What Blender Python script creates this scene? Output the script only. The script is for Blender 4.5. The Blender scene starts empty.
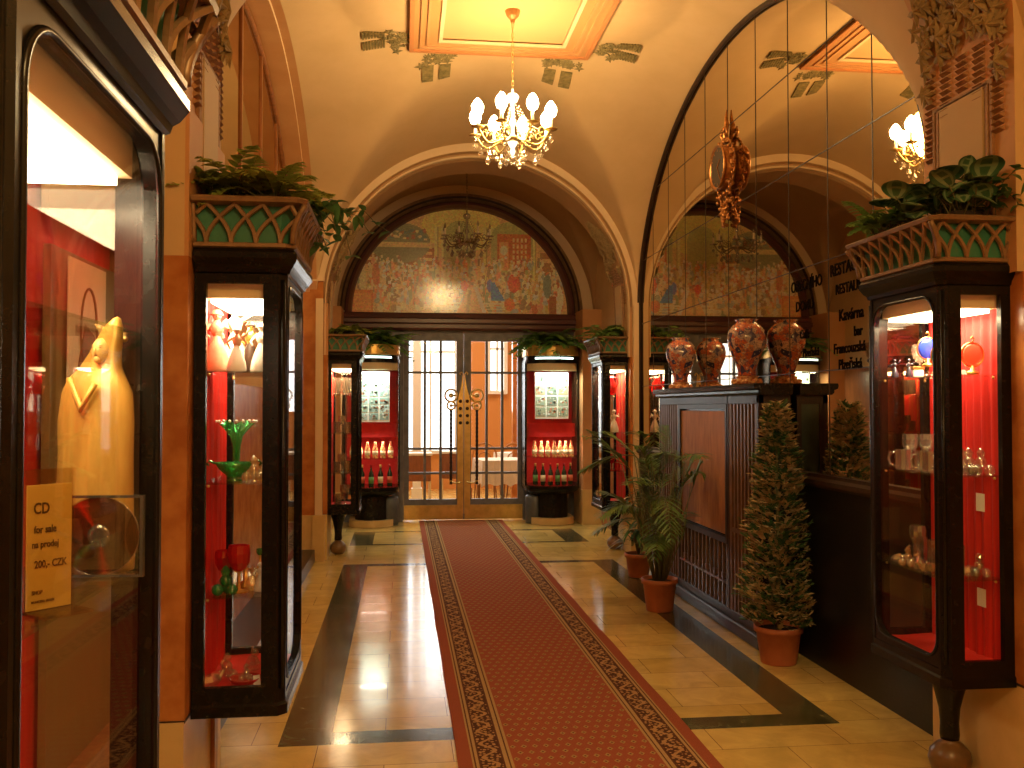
import bpy, bmesh, math, random
from mathutils import Vector, Matrix, noise as mnoise
random.seed(7)
SC = bpy.context.scene
COL = SC.collection
PI = math.pi
def lerp(a, b, t): return a + (b - a) * t
XC = 0.83            # centre line of the passage

# ------------------------------------------------------------------ materials
MATS = {}
def newmat(name):
    m = bpy.data.materials.new(name); m.use_nodes = True
    nt = m.node_tree; nt.nodes.clear()
    out = nt.nodes.new('ShaderNodeOutputMaterial')
    return m, nt, out
def node(nt, typ, **kw):
    n = nt.nodes.new(typ)
    for k, v in kw.items():
        if k in n.inputs: n.inputs[k].default_value = v
        else: setattr(n, k, v)
    return n
def mathn(nt, op, a, b=None, c=None):
    n = nt.nodes.new('ShaderNodeMath'); n.operation = op
    for i, v in enumerate((a, b, c)):
        if v is None: continue
        if isinstance(v, (int, float)): n.inputs[i].default_value = v
        else: nt.links.new(v, n.inputs[i])
    return n.outputs[0]
def mixc(nt, fac, a, b):
    n = nt.nodes.new('ShaderNodeMix'); n.data_type = 'RGBA'
    for i, v in ((0, fac), (6, a), (7, b)):
        if isinstance(v, (int, float)): n.inputs[i].default_value = v
        elif isinstance(v, tuple): n.inputs[i].default_value = (*v[:3], 1)
        else: nt.links.new(v, n.inputs[i])
    return n.outputs[2]
def bsdf(nt, out, rough=.5, metal=0., coat=0., spec=.5):
    b = nt.nodes.new('ShaderNodeBsdfPrincipled')
    b.inputs['Roughness'].default_value = rough
    b.inputs['Metallic'].default_value = metal
    b.inputs['Coat Weight'].default_value = coat
    b.inputs['Specular IOR Level'].default_value = spec
    nt.links.new(b.outputs[0], out.inputs[0])
    return b
def mat(name, col, rough=.5, metal=0., col2=None, nscale=6., stretch=(1,1,1), bump=0., bscale=None, coat=0., spec=.5, detail=4., contrast=(.35,.65)):
    """plain or two-tone noisy surface"""
    if name in MATS: return MATS[name]
    m, nt, out = newmat(name)
    b = bsdf(nt, out, rough, metal, coat, spec)
    tc = node(nt, 'ShaderNodeTexCoord')
    mp = node(nt, 'ShaderNodeMapping'); mp.inputs['Scale'].default_value = stretch
    nt.links.new(tc.outputs['Object'], mp.inputs[0])
    if col2 is None: b.inputs['Base Color'].default_value = (*col, 1)
    else:
        nz = node(nt, 'ShaderNodeTexNoise', Scale=nscale, Detail=detail, Roughness=.6)
        nt.links.new(mp.outputs[0], nz.inputs[0])
        rp = node(nt, 'ShaderNodeValToRGB')
        rp.color_ramp.elements[0].position = contrast[0]; rp.color_ramp.elements[1].position = contrast[1]
        rp.color_ramp.elements[0].color = (*col, 1); rp.color_ramp.elements[1].color = (*col2, 1)
        nt.links.new(nz.outputs[0], rp.inputs[0]); nt.links.new(rp.outputs[0], b.inputs['Base Color'])
    if bump:
        n2 = node(nt, 'ShaderNodeTexNoise', Scale=bscale or nscale * 3, Detail=4.)
        nt.links.new(mp.outputs[0], n2.inputs[0])
        bp = node(nt, 'ShaderNodeBump', Strength=bump, Distance=.01)
        nt.links.new(n2.outputs[0], bp.inputs['Height']); nt.links.new(bp.outputs[0], b.inputs['Normal'])
    MATS[name] = m
    return m
def emis(name, col, s):
    if name in MATS: return MATS[name]
    m, nt, out = newmat(name)
    e = node(nt, 'ShaderNodeEmission', Strength=s); e.inputs[0].default_value = (*col, 1)
    nt.links.new(e.outputs[0], out.inputs[0]); MATS[name] = m
    return m
def glassmat(name, tint=(1,1,1), refl=.12, rough=.02, body=0., bcol=(1,1,1)):
    """thin clear glass: lets light straight through, mirrors a little more at a glancing angle"""
    if name in MATS: return MATS[name]
    m, nt, out = newmat(name)
    t = node(nt, 'ShaderNodeBsdfTransparent'); t.inputs[0].default_value = (*tint, 1)
    g = node(nt, 'ShaderNodeBsdfGlossy', Roughness=rough)
    fr = node(nt, 'ShaderNodeLayerWeight', Blend=.5)
    f = mathn(nt, 'MULTIPLY_ADD', mathn(nt, 'POWER', fr.outputs[1], 4.), .45, refl)
    f = mathn(nt, 'MINIMUM', f, 1.0)
    mx = node(nt, 'ShaderNodeMixShader')
    nt.links.new(f, mx.inputs[0]); nt.links.new(t.outputs[0], mx.inputs[1]); nt.links.new(g.outputs[0], mx.inputs[2])
    last = mx
    if body:
        d = node(nt, 'ShaderNodeBsdfDiffuse'); d.inputs[0].default_value = (*bcol, 1)
        m2 = node(nt, 'ShaderNodeMixShader', Fac=body)
        nt.links.new(mx.outputs[0], m2.inputs[1]); nt.links.new(d.outputs[0], m2.inputs[2]); last = m2
    nt.links.new(last.outputs[0], out.inputs[0]); MATS[name] = m
    return m
def vcolmat(name, rough=.4, coat=0., scale=0., amt=.3):
    if name in MATS: return MATS[name]
    m, nt, out = newmat(name); b = bsdf(nt, out, rough, 0, coat)
    b.inputs['Coat Roughness'].default_value = .13 if coat >= 1 else .03
    a = node(nt, 'ShaderNodeVertexColor'); a.layer_name = 'Col'
    src = a.outputs[0]
    if scale:
        tc = node(nt, 'ShaderNodeTexCoord'); v = node(nt, 'ShaderNodeTexVoronoi', Scale=scale)
        nt.links.new(tc.outputs['Object'], v.inputs[0])
        hsv = node(nt, 'ShaderNodeHueSaturation'); nt.links.new(src, hsv.inputs['Color'])
        sep = node(nt, 'ShaderNodeSeparateColor'); nt.links.new(v.outputs['Color'], sep.inputs[0])
        val = mathn(nt, 'MULTIPLY_ADD', sep.outputs[0], amt * 2, 1 - amt); nt.links.new(val, hsv.inputs['Value'])
        hu = mathn(nt, 'MULTIPLY_ADD', sep.outputs[1], .06, .47); nt.links.new(hu, hsv.inputs['Hue'])
        src = hsv.outputs[0]
    nt.links.new(src, b.inputs['Base Color']); MATS[name] = m
    return m

BLACK = mat('black_lacquer', (.005,.0045,.004), .26, col2=(.011,.009,.007), nscale=30, spec=.28)
DARKWOOD = mat('dark_wood', (.022,.011,.006), .42, col2=(.045,.021,.010), nscale=5, stretch=(8,8,1), spec=.35)
WOODPANEL = mat('veneer', (.33,.13,.03), .6, col2=(.46,.20,.05), nscale=7, stretch=(3,3,.7), spec=.3)
WOODRED = mat('red_brown_wood', (.22,.075,.025), .3, col2=(.34,.13,.045), nscale=5, stretch=(6,6,.8), coat=.2)
BRONZE = mat('bronze_lattice', (.20,.12,.06), .42, .25, col2=(.30,.18,.09), nscale=12)
GREENP = mat('green_panel', (.03,.16,.09), .5, col2=(.05,.22,.13), nscale=14)
BRASS = mat('brass', (.80,.56,.20), .28, .75, col2=(.62,.42,.13), nscale=9)
GOLD = mat('gilt', (.85,.50,.15), .3, .85, col2=(.5,.25,.07), nscale=40)
STEEL = mat('dark_steel', (.13,.13,.15), .45, .3, col2=(.20,.20,.22), nscale=9)
PLASTER = mat('ochre_plaster', (.57,.385,.19), .75, col2=(.62,.425,.22), nscale=2.2, bump=.08, bscale=30)
PLASTER2 = mat('pale_plaster', (.68,.50,.29), .7, col2=(.72,.54,.33), nscale=2.5)
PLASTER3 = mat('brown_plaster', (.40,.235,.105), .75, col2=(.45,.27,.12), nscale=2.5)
TERRA = mat('ochre_band', (.50,.24,.09), .7, col2=(.56,.29,.12), nscale=3)
MARBLE = mat('brown_marble', (.36,.11,.025), .25, col2=(.52,.20,.05), nscale=7, detail=8, spec=.35)
TANM = mat('tan_marble', (.58,.39,.15), .3, col2=(.66,.46,.19), nscale=6, detail=8)
GRANITE = mat('black_granite', (.005,.0045,.005), .3, col2=(.028,.026,.026), nscale=160, contrast=(.55,.7), spec=.3)
RED = mat('red_cloth', (.55,.008,.008), .8, col2=(.66,.014,.010), nscale=8)
REDSILK = mat('red_drape', (.50,.006,.006), .6, col2=(.64,.014,.010), nscale=3, stretch=(14,14,.6))
CREAM = mat('cream_board', (.78,.66,.42), .6)
WHITE = mat('white_card', (.85,.83,.76), .6)
PORC = mat('white_porcelain', (.86,.82,.76), .2, coat=.4)
PINKP = mat('tinted_porcelain', (.80,.50,.34), .25, col2=(.72,.28,.18), nscale=14)
TERRAC = mat('terracotta', (.42,.12,.045), .6, col2=(.50,.16,.06), nscale=8)
SOIL = mat('soil', (.03,.018,.01), .9)
LEAF = mat('leaf_green', (.12,.30,.05), .5, col2=(.25,.45,.10), nscale=7)
LEAFD = mat('leaf_dark', (.045,.12,.04), .5, col2=(.10,.22,.07), nscale=9)
LEAFT = mat('leaf_tan_green', (.40,.31,.14), .6, col2=(.66,.50,.26), nscale=12)
LEAFL = mat('leaf_light', (.16,.33,.07), .5, col2=(.28,.45,.12), nscale=10)
STEM = mat('stem', (.13,.12,.04), .6)
def leafy(*names):
    for n_ in names:
        m = MATS[n_]; nt = m.node_tree; b = next(x for x in nt.nodes if x.type == 'BSDF_PRINCIPLED'); out = next(x for x in nt.nodes if x.type == 'OUTPUT_MATERIAL')
        t = node(nt, 'ShaderNodeBsdfTranslucent'); mx = node(nt, 'ShaderNodeMixShader', Fac=.35)
        l = b.inputs['Base Color'].links
        if l: nt.links.new(l[0].from_socket, t.inputs[0])
        nt.links.new(b.outputs[0], mx.inputs[1]); nt.links.new(t.outputs[0], mx.inputs[2]); nt.links.new(mx.outputs[0], out.inputs[0])
leafy('leaf_green', 'leaf_dark', 'leaf_tan_green', 'leaf_light')
GLASS = glassmat('window_glass', (1,.985,.95), .025)
CRYSTAL = glassmat('crystal', (1,.96,.90), .24, .04, .05, (1,.92,.8))
AMBER = glassmat('amber_crystal', (1,.82,.55), .30, .05, .14, (1,.75,.4))
GREENG = glassmat('green_glass', (.15,.75,.3), .2, .08, .35, (.02,.28,.08))
REDG = glassmat('red_glass', (.8,.05,.05), .2, .08, .5, (.6,.01,.02))
BLUEG = glassmat('blue_glass', (.1,.2,.9), .15, .08, .6, (.05,.12,.75))
DBOTTLE = mat('dark_bottle', (.015,.03,.015), .12)
MIRROR, _nt, _o = newmat('aged_mirror')
_g = node(_nt, 'ShaderNodeBsdfGlossy', Roughness=.015); _g.inputs[0].default_value = (.72, .62, .47, 1)
_nt.links.new(_g.outputs[0], _o.inputs[0])

# ------------------------------------------------------------------ mesh builder
class MB:
    def __init__(s): s.v = []; s.f = []; s.m = []; s.c = []; s.sm = []
    def add(s, vs, fs, m=0, smooth=False, col=None):
        o = len(s.v); s.v += [tuple(p) for p in vs]
        for f in fs:
            s.f.append([i + o for i in f]); s.m.append(m); s.sm.append(smooth); s.c.append(col)
        return s
    def box(s, x0, x1, y0, y1, z0, z1, m=0, M=None, col=None):
        vs = [Vector(p) for p in ((x0,y0,z0),(x1,y0,z0),(x1,y1,z0),(x0,y1,z0),(x0,y0,z1),(x1,y0,z1),(x1,y1,z1),(x0,y1,z1))]
        if M: vs = [M @ p for p in vs]
        return s.add(vs, [(0,3,2,1),(4,5,6,7),(0,1,5,4),(1,2,6,5),(2,3,7,6),(3,0,4,7)], m, False, col)
    def bbox(s, x0, x1, y0, y1, z0, z1, b=.008, m=0):
        """box with chamfered vertical and horizontal edges"""
        vs = []; fs = []
        X = (x0, x1); Y = (y0, y1)
        def loop(z, i):
            return [(x0+i+b,y0+i,z),(x1-i-b,y0+i,z),(x1-i,y0+i+b,z),(x1-i,y1-i-b,z),(x1-i-b,y1-i,z),(x0+i+b,y1-i,z),(x0+i,y1-i-b,z),(x0+i,y0+i+b,z)]
        L = [loop(z0, b), loop(z0+b, 0), loop(z1-b, 0), loop(z1, b)]
        for l in L: vs += l
        for k in range(3):
            for i in range(8):
                j = (i+1) % 8; fs.append((k*8+i, k*8+j, k*8+8+j, k*8+8+i))
        fs.append(tuple(range(7,-1,-1))); fs.append(tuple(range(24,32)))
        return s.add(vs, fs, m)
    def lathe(s, prof, c=(0,0,0), n=20, m=0, M=None, smooth=True, sx=1., sy=1., col=None):
        vs = []; fs = []
        for r, z in prof:
            for i in range(n):
                a = 2*PI*i/n; vs.append(Vector((r*math.cos(a)*sx, r*math.sin(a)*sy, z)))
        for k in range(len(prof)-1):
            for i in range(n):
                j = (i+1) % n; fs.append((k*n+i, k*n+j, (k+1)*n+j, (k+1)*n+i))
        if prof[0][0] > 1e-5: fs.append(tuple(range(n-1,-1,-1)))
        if prof[-1][0] > 1e-5: fs.append(tuple(range((len(prof)-1)*n, len(prof)*n)))
        if M: vs = [M @ p for p in vs]
        c = Vector(c)
        return s.add([p + c for p in vs], fs, m, smooth, col)
    def ball(s, c, r, m=0, n=10, sx=1, sy=1, sz=1, col=None):
        prof = [(max(1e-6, r*math.sin(PI*k/n)), -r*math.cos(PI*k/n)*sz) for k in range(n+1)]
        return s.lathe(prof, c, max(8, n), m, None, True, sx, sy, col)
    def tube(s, pts, r, n=6, m=0, closed=False, col=None, smooth=True):
        pts = [Vector(p) for p in pts]; N = len(pts)
        rs = r if isinstance(r, (list, tuple)) else [r]*N
        vs = []; fs = []; up = None
        for i, p in enumerate(pts):
            if closed: t = pts[(i+1) % N] - pts[i-1]
            else: t = pts[min(i+1, N-1)] - pts[max(i-1, 0)]
            if t.length < 1e-9: t = Vector((0,0,1))
            t.normalize()
            if up is None: up = Vector((0,0,1)) if abs(t.z) < .9 else Vector((1,0,0))
            a = t.cross(up)
            if a.length < 1e-4: a = t.cross(Vector((1,.1,0)))
            a.normalize(); b = a.cross(t).normalized(); up = b
            for k in range(n):
                q = 2*PI*k/n; vs.append(p + a*math.cos(q)*rs[i] + b*math.sin(q)*rs[i])
        for i in range(N if closed else N-1):
            j = (i+1) % N
            for k in range(n):
                l = (k+1) % n; fs.append((i*n+k, i*n+l, j*n+l, j*n+k))
        if not closed: fs.append(tuple(range(n-1,-1,-1))); fs.append(tuple(range((N-1)*n, N*n)))
        return s.add(vs, fs, m, smooth, col)
    def prism(s, poly, lo, hi, axis='y', m=0, M=None, col=None):
        """poly of 2-D points extruded along an axis (x: poly=(y,z), y: poly=(x,z), z: poly=(x,y))"""
        def P(p, h):
            return {'x': (h, p[0], p[1]), 'y': (p[0], h, p[1]), 'z': (p[0], p[1], h)}[axis]
        n = len(poly)
        vs = [Vector(P(p, lo)) for p in poly] + [Vector(P(p, hi)) for p in poly]
        if M: vs = [M @ p for p in vs]
        fs = [tuple(range(n-1,-1,-1)), tuple(range(n, 2*n))] + [(i, (i+1)%n, n+(i+1)%n, n+i) for i in range(n)]
        return s.add(vs, fs, m, False, col)
    def ring(s, outer, inner, lo, hi, axis='y', m=0, close=True):
        """plate with a hole: matched outer/inner loops of the same length"""
        def P(p, h):
            return {'x': (h, p[0], p[1]), 'y': (p[0], h, p[1]), 'z': (p[0], p[1], h)}[axis]
        n = len(outer)
        vs = [P(p, lo) for p in outer] + [P(p, lo) for p in inner] + [P(p, hi) for p in outer] + [P(p, hi) for p in inner]
        fs = []
        for i in range(n if close else n-1):
            j = (i+1) % n
            fs += [(i, j, n+j, n+i), (2*n+i, 3*n+i, 3*n+j, 2*n+j), (i, 2*n+i, 2*n+j, j), (n+i, n+j, 3*n+j, 3*n+i)]
        return s.add(vs, fs, m)
    def grid(s, fn, nu, nv, m=0, smooth=True, col=None):
        vs = [fn(i/nu, j/nv) for j in range(nv+1) for i in range(nu+1)]
        fs = [(j*(nu+1)+i, j*(nu+1)+i+1, (j+1)*(nu+1)+i+1, (j+1)*(nu+1)+i) for j in range(nv) for i in range(nu)]
        return s.add(vs, fs, m, smooth, col)
    def build(s, name, mats, parent=None, loc=None, recalc=True, kind=None):
        me = bpy.data.meshes.new(name)
        me.from_pydata(s.v, [], s.f)
        if not isinstance(mats, (list, tuple)): mats = [mats]
        for x in mats: me.materials.append(x)
        me.polygons.foreach_set('material_index', s.m)
        me.polygons.foreach_set('use_smooth', s.sm)
        if any(c is not None for c in s.c):
            ca = me.color_attributes.new('Col', 'FLOAT_COLOR', 'CORNER')
            for p in me.polygons:
                c = s.c[p.index] or (.5,.5,.5)
                for li in p.loop_indices: ca.data[li].color = (*c, 1)
        if recalc:
            bm = bmesh.new(); bm.from_mesh(me); bmesh.ops.recalc_face_normals(bm, faces=bm.faces); bm.to_mesh(me); bm.free()
        me.update()
        o = bpy.data.objects.new(name, me); COL.objects.link(o)
        if parent is not None: o.parent = parent
        if loc is not None: o.location = loc
        if kind: o['kind'] = kind
        return o
def tag(o, label, cat, group=None, kind=None):
    o['label'] = label; o['category'] = cat
    if group: o['group'] = group
    if kind: o['kind'] = kind
    return o
def root(name, loc=(0,0,0), rz=0.):
    o = bpy.data.objects.new(name, None); COL.objects.link(o); o.location = loc; o.rotation_euler = (0,0,rz)
    o.empty_display_size = .1
    return o
def dup(o, loc=None, rz=None, scale=None):
    def cp(x, par):
        c = x.copy(); COL.objects.link(c); c.parent = par
        for k in list(x.children): cp(k, c)
        return c
    c = cp(o, None)
    if loc is not None: c.location = loc
    if rz is not None: c.rotation_euler = (0,0,rz)
    if scale is not None: c.scale = (scale,)*3
    return c
def struct(name, mb, mats, recalc=True, parent=None):
    return mb.build(name, mats, parent, None, recalc, 'structure')
def text_mesh(txt, size, material, M, name, parent=None, depth=.0015, sx=1., align='LEFT', bold=.0):
    cu = bpy.data.curves.new(name, 'FONT'); cu.body = txt; cu.size = size; cu.extrude = depth; cu.align_x = align; cu.offset = bold
    cu.resolution_u = 3
    t = bpy.data.objects.new(name, cu); COL.objects.link(t)
    dg = bpy.context.evaluated_depsgraph_get(); dg.update()
    me = bpy.data.meshes.new_from_object(t.evaluated_get(dg)); me.name = name
    bpy.data.objects.remove(t)
    me.transform(Matrix.Diagonal((sx,1,1,1))); me.transform(M)
    me.materials.clear(); me.materials.append(material)
    o = bpy.data.objects.new(name, me); COL.objects.link(o)
    if parent is not None: o.parent = parent
    return o
def fac(M):  # matrix from origin and axis directions
    return M
def axes(o, x, y, z):
    M = Matrix.Identity(4)
    for i, a in enumerate((Vector(x).normalized(), Vector(y).normalized(), Vector(z).normalized())):
        for k in range(3): M[k][i] = a[k]
    for k in range(3): M[k][3] = o[k]
    return M
def rrect(x0, x1, z0, z1, r, n=8, k=None):
    """rounded rectangle loop of 4*(n+1) points; r may be (bottom-left, bottom-right, top-right, top-left)"""
    rs = r if isinstance(r, (tuple, list)) else (r,)*4
    pts = []
    for (cx, cz, a0, q) in ((x0, z0, PI, 0), (x1, z0, 1.5*PI, 1), (x1, z1, 0, 2), (x0, z1, .5*PI, 3)):
        R = max(rs[q], 1e-4)
        ox = cx + (R if cx == x0 else -R); oz = cz + (R if cz == z0 else -R)
        for i in range(n+1):
            a = a0 + .5*PI*i/n; pts.append((ox + R*math.cos(a), oz + R*math.sin(a)))
    return pts

# ------------------------------------------------------------------ camera
f = 930.; v = Vector((401-512., -(407-384.), -f)).normalized()
u = Vector((0, -v.z, v.y)).normalized(); r = v.cross(u)
cam_d = bpy.data.cameras.new('camera'); cam = bpy.data.objects.new('camera', cam_d); COL.objects.link(cam)
cam_d.sensor_width = 36.; cam_d.lens = f*36/1024; cam_d.clip_start = .05; cam_d.clip_end = 60
Mc = Matrix((r, v, u)).to_4x4(); Mc.translation = Vector((0,0,1.58))
cam.matrix_world = Mc
SC.camera = cam
SC.view_settings.view_transform = 'Standard'; SC.view_settings.look = 'None'
SC.view_settings.gamma = 1.; SC.view_settings.use_curve_mapping = False
SC.view_settings.exposure = .12
W = bpy.data.worlds.new('world'); SC.world = W; W.use_nodes = True
W.node_tree.nodes['Background'].inputs[0].default_value = (1,.66,.35,1); W.node_tree.nodes['Background'].inputs[1].default_value = .05
def point(loc, power, col, rad, name='lamp'):
    l = bpy.data.lights.new(name, 'POINT'); l.energy = power; l.color = col; l.shadow_soft_size = rad
    o = bpy.data.objects.new(name, l); COL.objects.link(o); o.location = loc; return o
def area(loc, sx, sy, power, col, rot=(0,0,0), name='lamp', spread=None):
    l = bpy.data.lights.new(name, 'AREA'); l.shape = 'RECTANGLE'; l.size = sx; l.size_y = sy; l.energy = power; l.color = col
    if spread: l.spread = spread
    o = bpy.data.objects.new(name, l); COL.objects.link(o); o.location = loc; o.rotation_euler = rot; return o

WARM = (1, .64, .23)
# ------------------------------------------------------------------ floor
def floor_material():
    m, nt, out = newmat('floor_marble'); b = bsdf(nt, out, .14, 0, .1)
    tc = node(nt, 'ShaderNodeTexCoord'); O = tc.outputs['Object']
    sp = node(nt, 'ShaderNodeSeparateXYZ'); nt.links.new(O, sp.inputs[0]); X, Y = sp.outputs[0], sp.outputs[1]
    br = node(nt, 'ShaderNodeTexBrick', Scale=1.)
    br.inputs['Brick Width'].default_value = .62; br.inputs['Row Height'].default_value = .31
    br.inputs['Mortar Size'].default_value = .0022; br.inputs['Mortar Smooth'].default_value = .2
    br.inputs['Color1'].default_value = (.56,.39,.11,1); br.inputs['Color2'].default_value = (.66,.48,.16,1)
    br.inputs['Mortar'].default_value = (.20,.12,.05,1)
    mp = node(nt, 'ShaderNodeMapping'); mp.inputs['Location'].default_value = (.07, .155, 0)
    nt.links.new(O, mp.inputs[0]); nt.links.new(mp.outputs[0], br.inputs[0])
    nz = node(nt, 'ShaderNodeTexNoise', Scale=5., Detail=8., Roughness=.65, Distortion=.8); nt.links.new(O, nz.inputs[0])
    vein = mathn(nt, 'MULTIPLY', mathn(nt, 'SUBTRACT', nz.outputs[0], .5), .9)
    hsv = node(nt, 'ShaderNodeHueSaturation'); nt.links.new(br.outputs[0], hsv.inputs['Color'])
    nt.links.new(mathn(nt, 'ADD', vein, 1.), hsv.inputs['Value'])
    def inside(x0, x1, y0, y1):
        a = mathn(nt, 'GREATER_THAN', X, x0); c = mathn(nt, 'LESS_THAN', X, x1)
        d = mathn(nt, 'GREATER_THAN', Y, y0); e = mathn(nt, 'LESS_THAN', Y, y1)
        return mathn(nt, 'MULTIPLY', mathn(nt, 'MULTIPLY', a, c), mathn(nt, 'MULTIPLY', d, e))
    def band(o, i):
        return mathn(nt, 'MULTIPLY', inside(*o), mathn(nt, 'SUBTRACT', 1., inside(*i)))
    k = band((-.565, 2.185, 4.46, 9.50), (-.325, 1.955, 4.63, 9.37))
    k2 = band((-.58, 2.20, 10.78, 11.95), (-.32, 1.93, 10.86, 11.86))
    msk = mathn(nt, 'MAXIMUM', k, k2)
    g = node(nt, 'ShaderNodeTexNoise', Scale=9., Detail=8., Roughness=.7, Distortion=1.); nt.links.new(O, g.inputs[0])
    rp = node(nt, 'ShaderNodeValToRGB'); rp.color_ramp.elements[0].position = .35; rp.color_ramp.elements[1].position = .68
    rp.color_ramp.elements[0].color = (.045,.042,.018,1); rp.color_ramp.elements[1].color = (.13,.12,.055,1)
    nt.links.new(g.outputs[0], rp.inputs[0])
    wv = mathn(nt, 'LESS_THAN', mathn(nt, 'FRACT', mathn(nt, 'MULTIPLY', Y, 1.55)), .006)
    gcol = mixc(nt, wv, rp.outputs[0], (.02,.02,.01))
    nt.links.new(mixc(nt, msk, hsv.outputs[0], gcol), b.inputs['Base Color'])
    rr = node(nt, 'ShaderNodeTexNoise', Scale=3., Detail=5.); nt.links.new(O, rr.inputs[0])
    nt.links.new(mathn(nt, 'MULTIPLY_ADD', rr.outputs[0], .14, .09), b.inputs['Roughness'])
    bp = node(nt, 'ShaderNodeBump', Strength=.05, Distance=.01); nt.links.new(nz.outputs[0], bp.inputs['Height']); nt.links.new(bp.outputs[0], b.inputs['Normal'])
    return m
struct('floor', MB().box(-3, 5, -3.2, 18.2, -.1, 0), floor_material())
# ------------------------------------------------------------------ vaults
Y0, Y1 = 4.08, 9.8
def h1(x, a=1.70, z0=2.65, b=1.725):
    t = 1 - ((x-XC)/a)**2; return z0 + b*math.sqrt(max(t, 0))
def h2(y, yc=6.975, a=2.79, z0=2.6, b=1.9):
    t = 1 - ((y-yc)/a)**2; return z0 + b*math.sqrt(max(t, 0))
def hv(x, y):
    n_ = lerp(2.55, 2., min(1, max(0, (y-4.1)/2.2))); A = 2.65 + 1.725*max(0, 1-abs((x-XC)/1.70)**n_)**(1/n_)
    B = h2(y); k = .10
    m = max(A, B); 
    if abs(A-B) < k: m += (k-abs(A-B))**2/(4*k)*.5
    u_ = min(1, abs((x-XC)/1.7)); v_ = min(1, abs((y-6.975)/2.78))
    m += .30*(1-u_*u_)*(1-v_*v_)
    return min(m, 4.62)
def warp(t): return .5 - .5*math.cos(PI*t)
mb = MB()
mb.grid(lambda i, j: (lerp(-.87, 2.53, warp(i)), lerp(Y0, Y1, warp(j)), hv(lerp(-.87, 2.53, warp(i)), lerp(Y0, Y1, warp(j)))), 90, 120)
struct('ceiling', mb, PLASTER, False)
# near bay vault (behind and above the camera) and far bay vault
mb = MB()
def hn(x, y):
    v_ = (y-.15)/3.3; return min(4.62, max(h1(x), 2.6+1.9*math.sqrt(max(0, 1-v_*v_))) + .3*(1-min(1,abs((x-XC)/1.7))**2)*(1-min(1,abs(v_))**2))
mb.grid(lambda i, j: (lerp(-.87, 2.53, warp(i)), lerp(-3.15, 3.45, warp(j)), hn(lerp(-.87, 2.53, warp(i)), lerp(-3.15, 3.45, warp(j)))), 40, 50)
struct('ceiling', mb, PLASTER, False)
mb = MB()
def hb(x, y):
    t = 1-((x-XC)/1.86)**2; A = 2.8+1.86*math.sqrt(max(0, t)); v_ = (y-11.6)/1.15
    B = 2.9+1.25*math.sqrt(max(0, 1-v_*v_)) if abs(v_) < 1 else 0
    return max(A, B)
mb.grid(lambda i, j: (lerp(-1.03, 2.69, warp(i)), lerp(10.4, 12.85, j), hb(lerp(-1.03, 2.69, warp(i)), lerp(10.4, 12.85, j))), 80, 60)
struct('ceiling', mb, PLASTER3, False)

def arch_path(rho, zb, a=1.70, z0=2.65, b=1.725, kx=.65, n=48):
    A = a - rho*kx; B = b - rho; pts = []
    for z in (zb, lerp(zb, z0, .5)): pts.append((XC - A, z))
    for i in range(n+1):
        q = PI - PI*i/n; pts.append((XC + A*math.cos(q), z0 + B*math.sin(q)))
    for z in (lerp(zb, z0, .5), zb): pts.append((XC + A, z))
    return pts
def sweep_arch(mb, prof, zb, mats=None, **kw):
    loops = []
    for rho, y in prof: loops.append([(x, y, z) for x, z in arch_path(rho, zb, **kw)])
    n = len(loops[0]); vs = [p for l in loops for p in l]
    for k in range(len(prof)-1):
        fs = [(k*n+i, k*n+i+1, (k+1)*n+i+1, (k+1)*n+i) for i in range(n-1)]
        o = len(mb.v)
        if k == 0: mb.add(vs, fs, mats[k] if mats else 0, False); base = o
        else:
            for q in fs: mb.f.append([i+base for i in q]); mb.m.append(mats[k] if mats else 0); mb.sm.append(False); mb.c.append(None)
    return mb
# arch between the middle and the far bay: stepped face and broad soffit
mb = MB()
sweep_arch(mb, [(-.03,9.80),(-.03,9.76),(.085,9.76),(.085,9.79),(.098,9.82),(.115,9.82),(.122,9.80),(.140,9.80),(.140,9.86),(.155,9.90),(.155,10.42),(-.5,10.42)], 2.12,
           [1,1,0,2,2,1,1,1,2,2,2])
struct('trim_1', mb, [PLASTER, PLASTER2, PLASTER3], False)
# arch between the near and the middle bay
mb = MB()
sweep_arch(mb, [(-.5,3.42),(.155,3.42),(.155,4.07),(.085,4.09),(-.03,4.09)], 2.12, [0,3,1,1], z0=3.12, b=1.26)
struct('trim_2', mb, [PLASTER, PLASTER2, PLASTER3, TERRA], False)
# piers with tan foot, brown marble dado and plaster top
def pier(name, x0, x1, ya, yb, ztop=2.75):
    mb = MB()
    mb.box(x0, x1, ya-.012, yb, 0, .47, 1)
    mb.box(x0, x1, ya, yb, .47, 2.12, 0)
    mb.box(x0-.002, x1+.002, ya-.004, yb, .465, .475, 3)
    mb.box(x0, x1, ya+.002, yb, 2.12, ztop, 2)
    return struct(name, mb, [MARBLE, TANM, TERRA, DARKWOOD])
for i, (ya, yb) in enumerate(((1.0, 1.78), (3.42, 4.09), (9.80, 10.42))):
    pier('trim_%d' % (3+2*i), -1.25, -.755, ya, yb, 2.66); pier('trim_%d' % (4+2*i), 2.455, 2.95, ya, yb, 2.66)
# the rest of the near arch on piers at Y 1.05 .. 1.92 is only a flat strip along the walls
# lower marble facing beside the far arch (left reveal, seen past the cabinet)
struct('trim_9', MB().box(-1.15, -.80, 9.74, 9.80, 0, .47, 1).box(-1.15, -.80, 9.75, 9.80, .47, 2.9, 0).box(-1.15,-.79,9.73,9.80,2.88,2.94,2), [MARBLE, TANM, PLASTER2])
# ------------------------------------------------------------------ side walls
def lun(y, z0=2.6, b=1.9, a=2.78): return h2(y)
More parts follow.
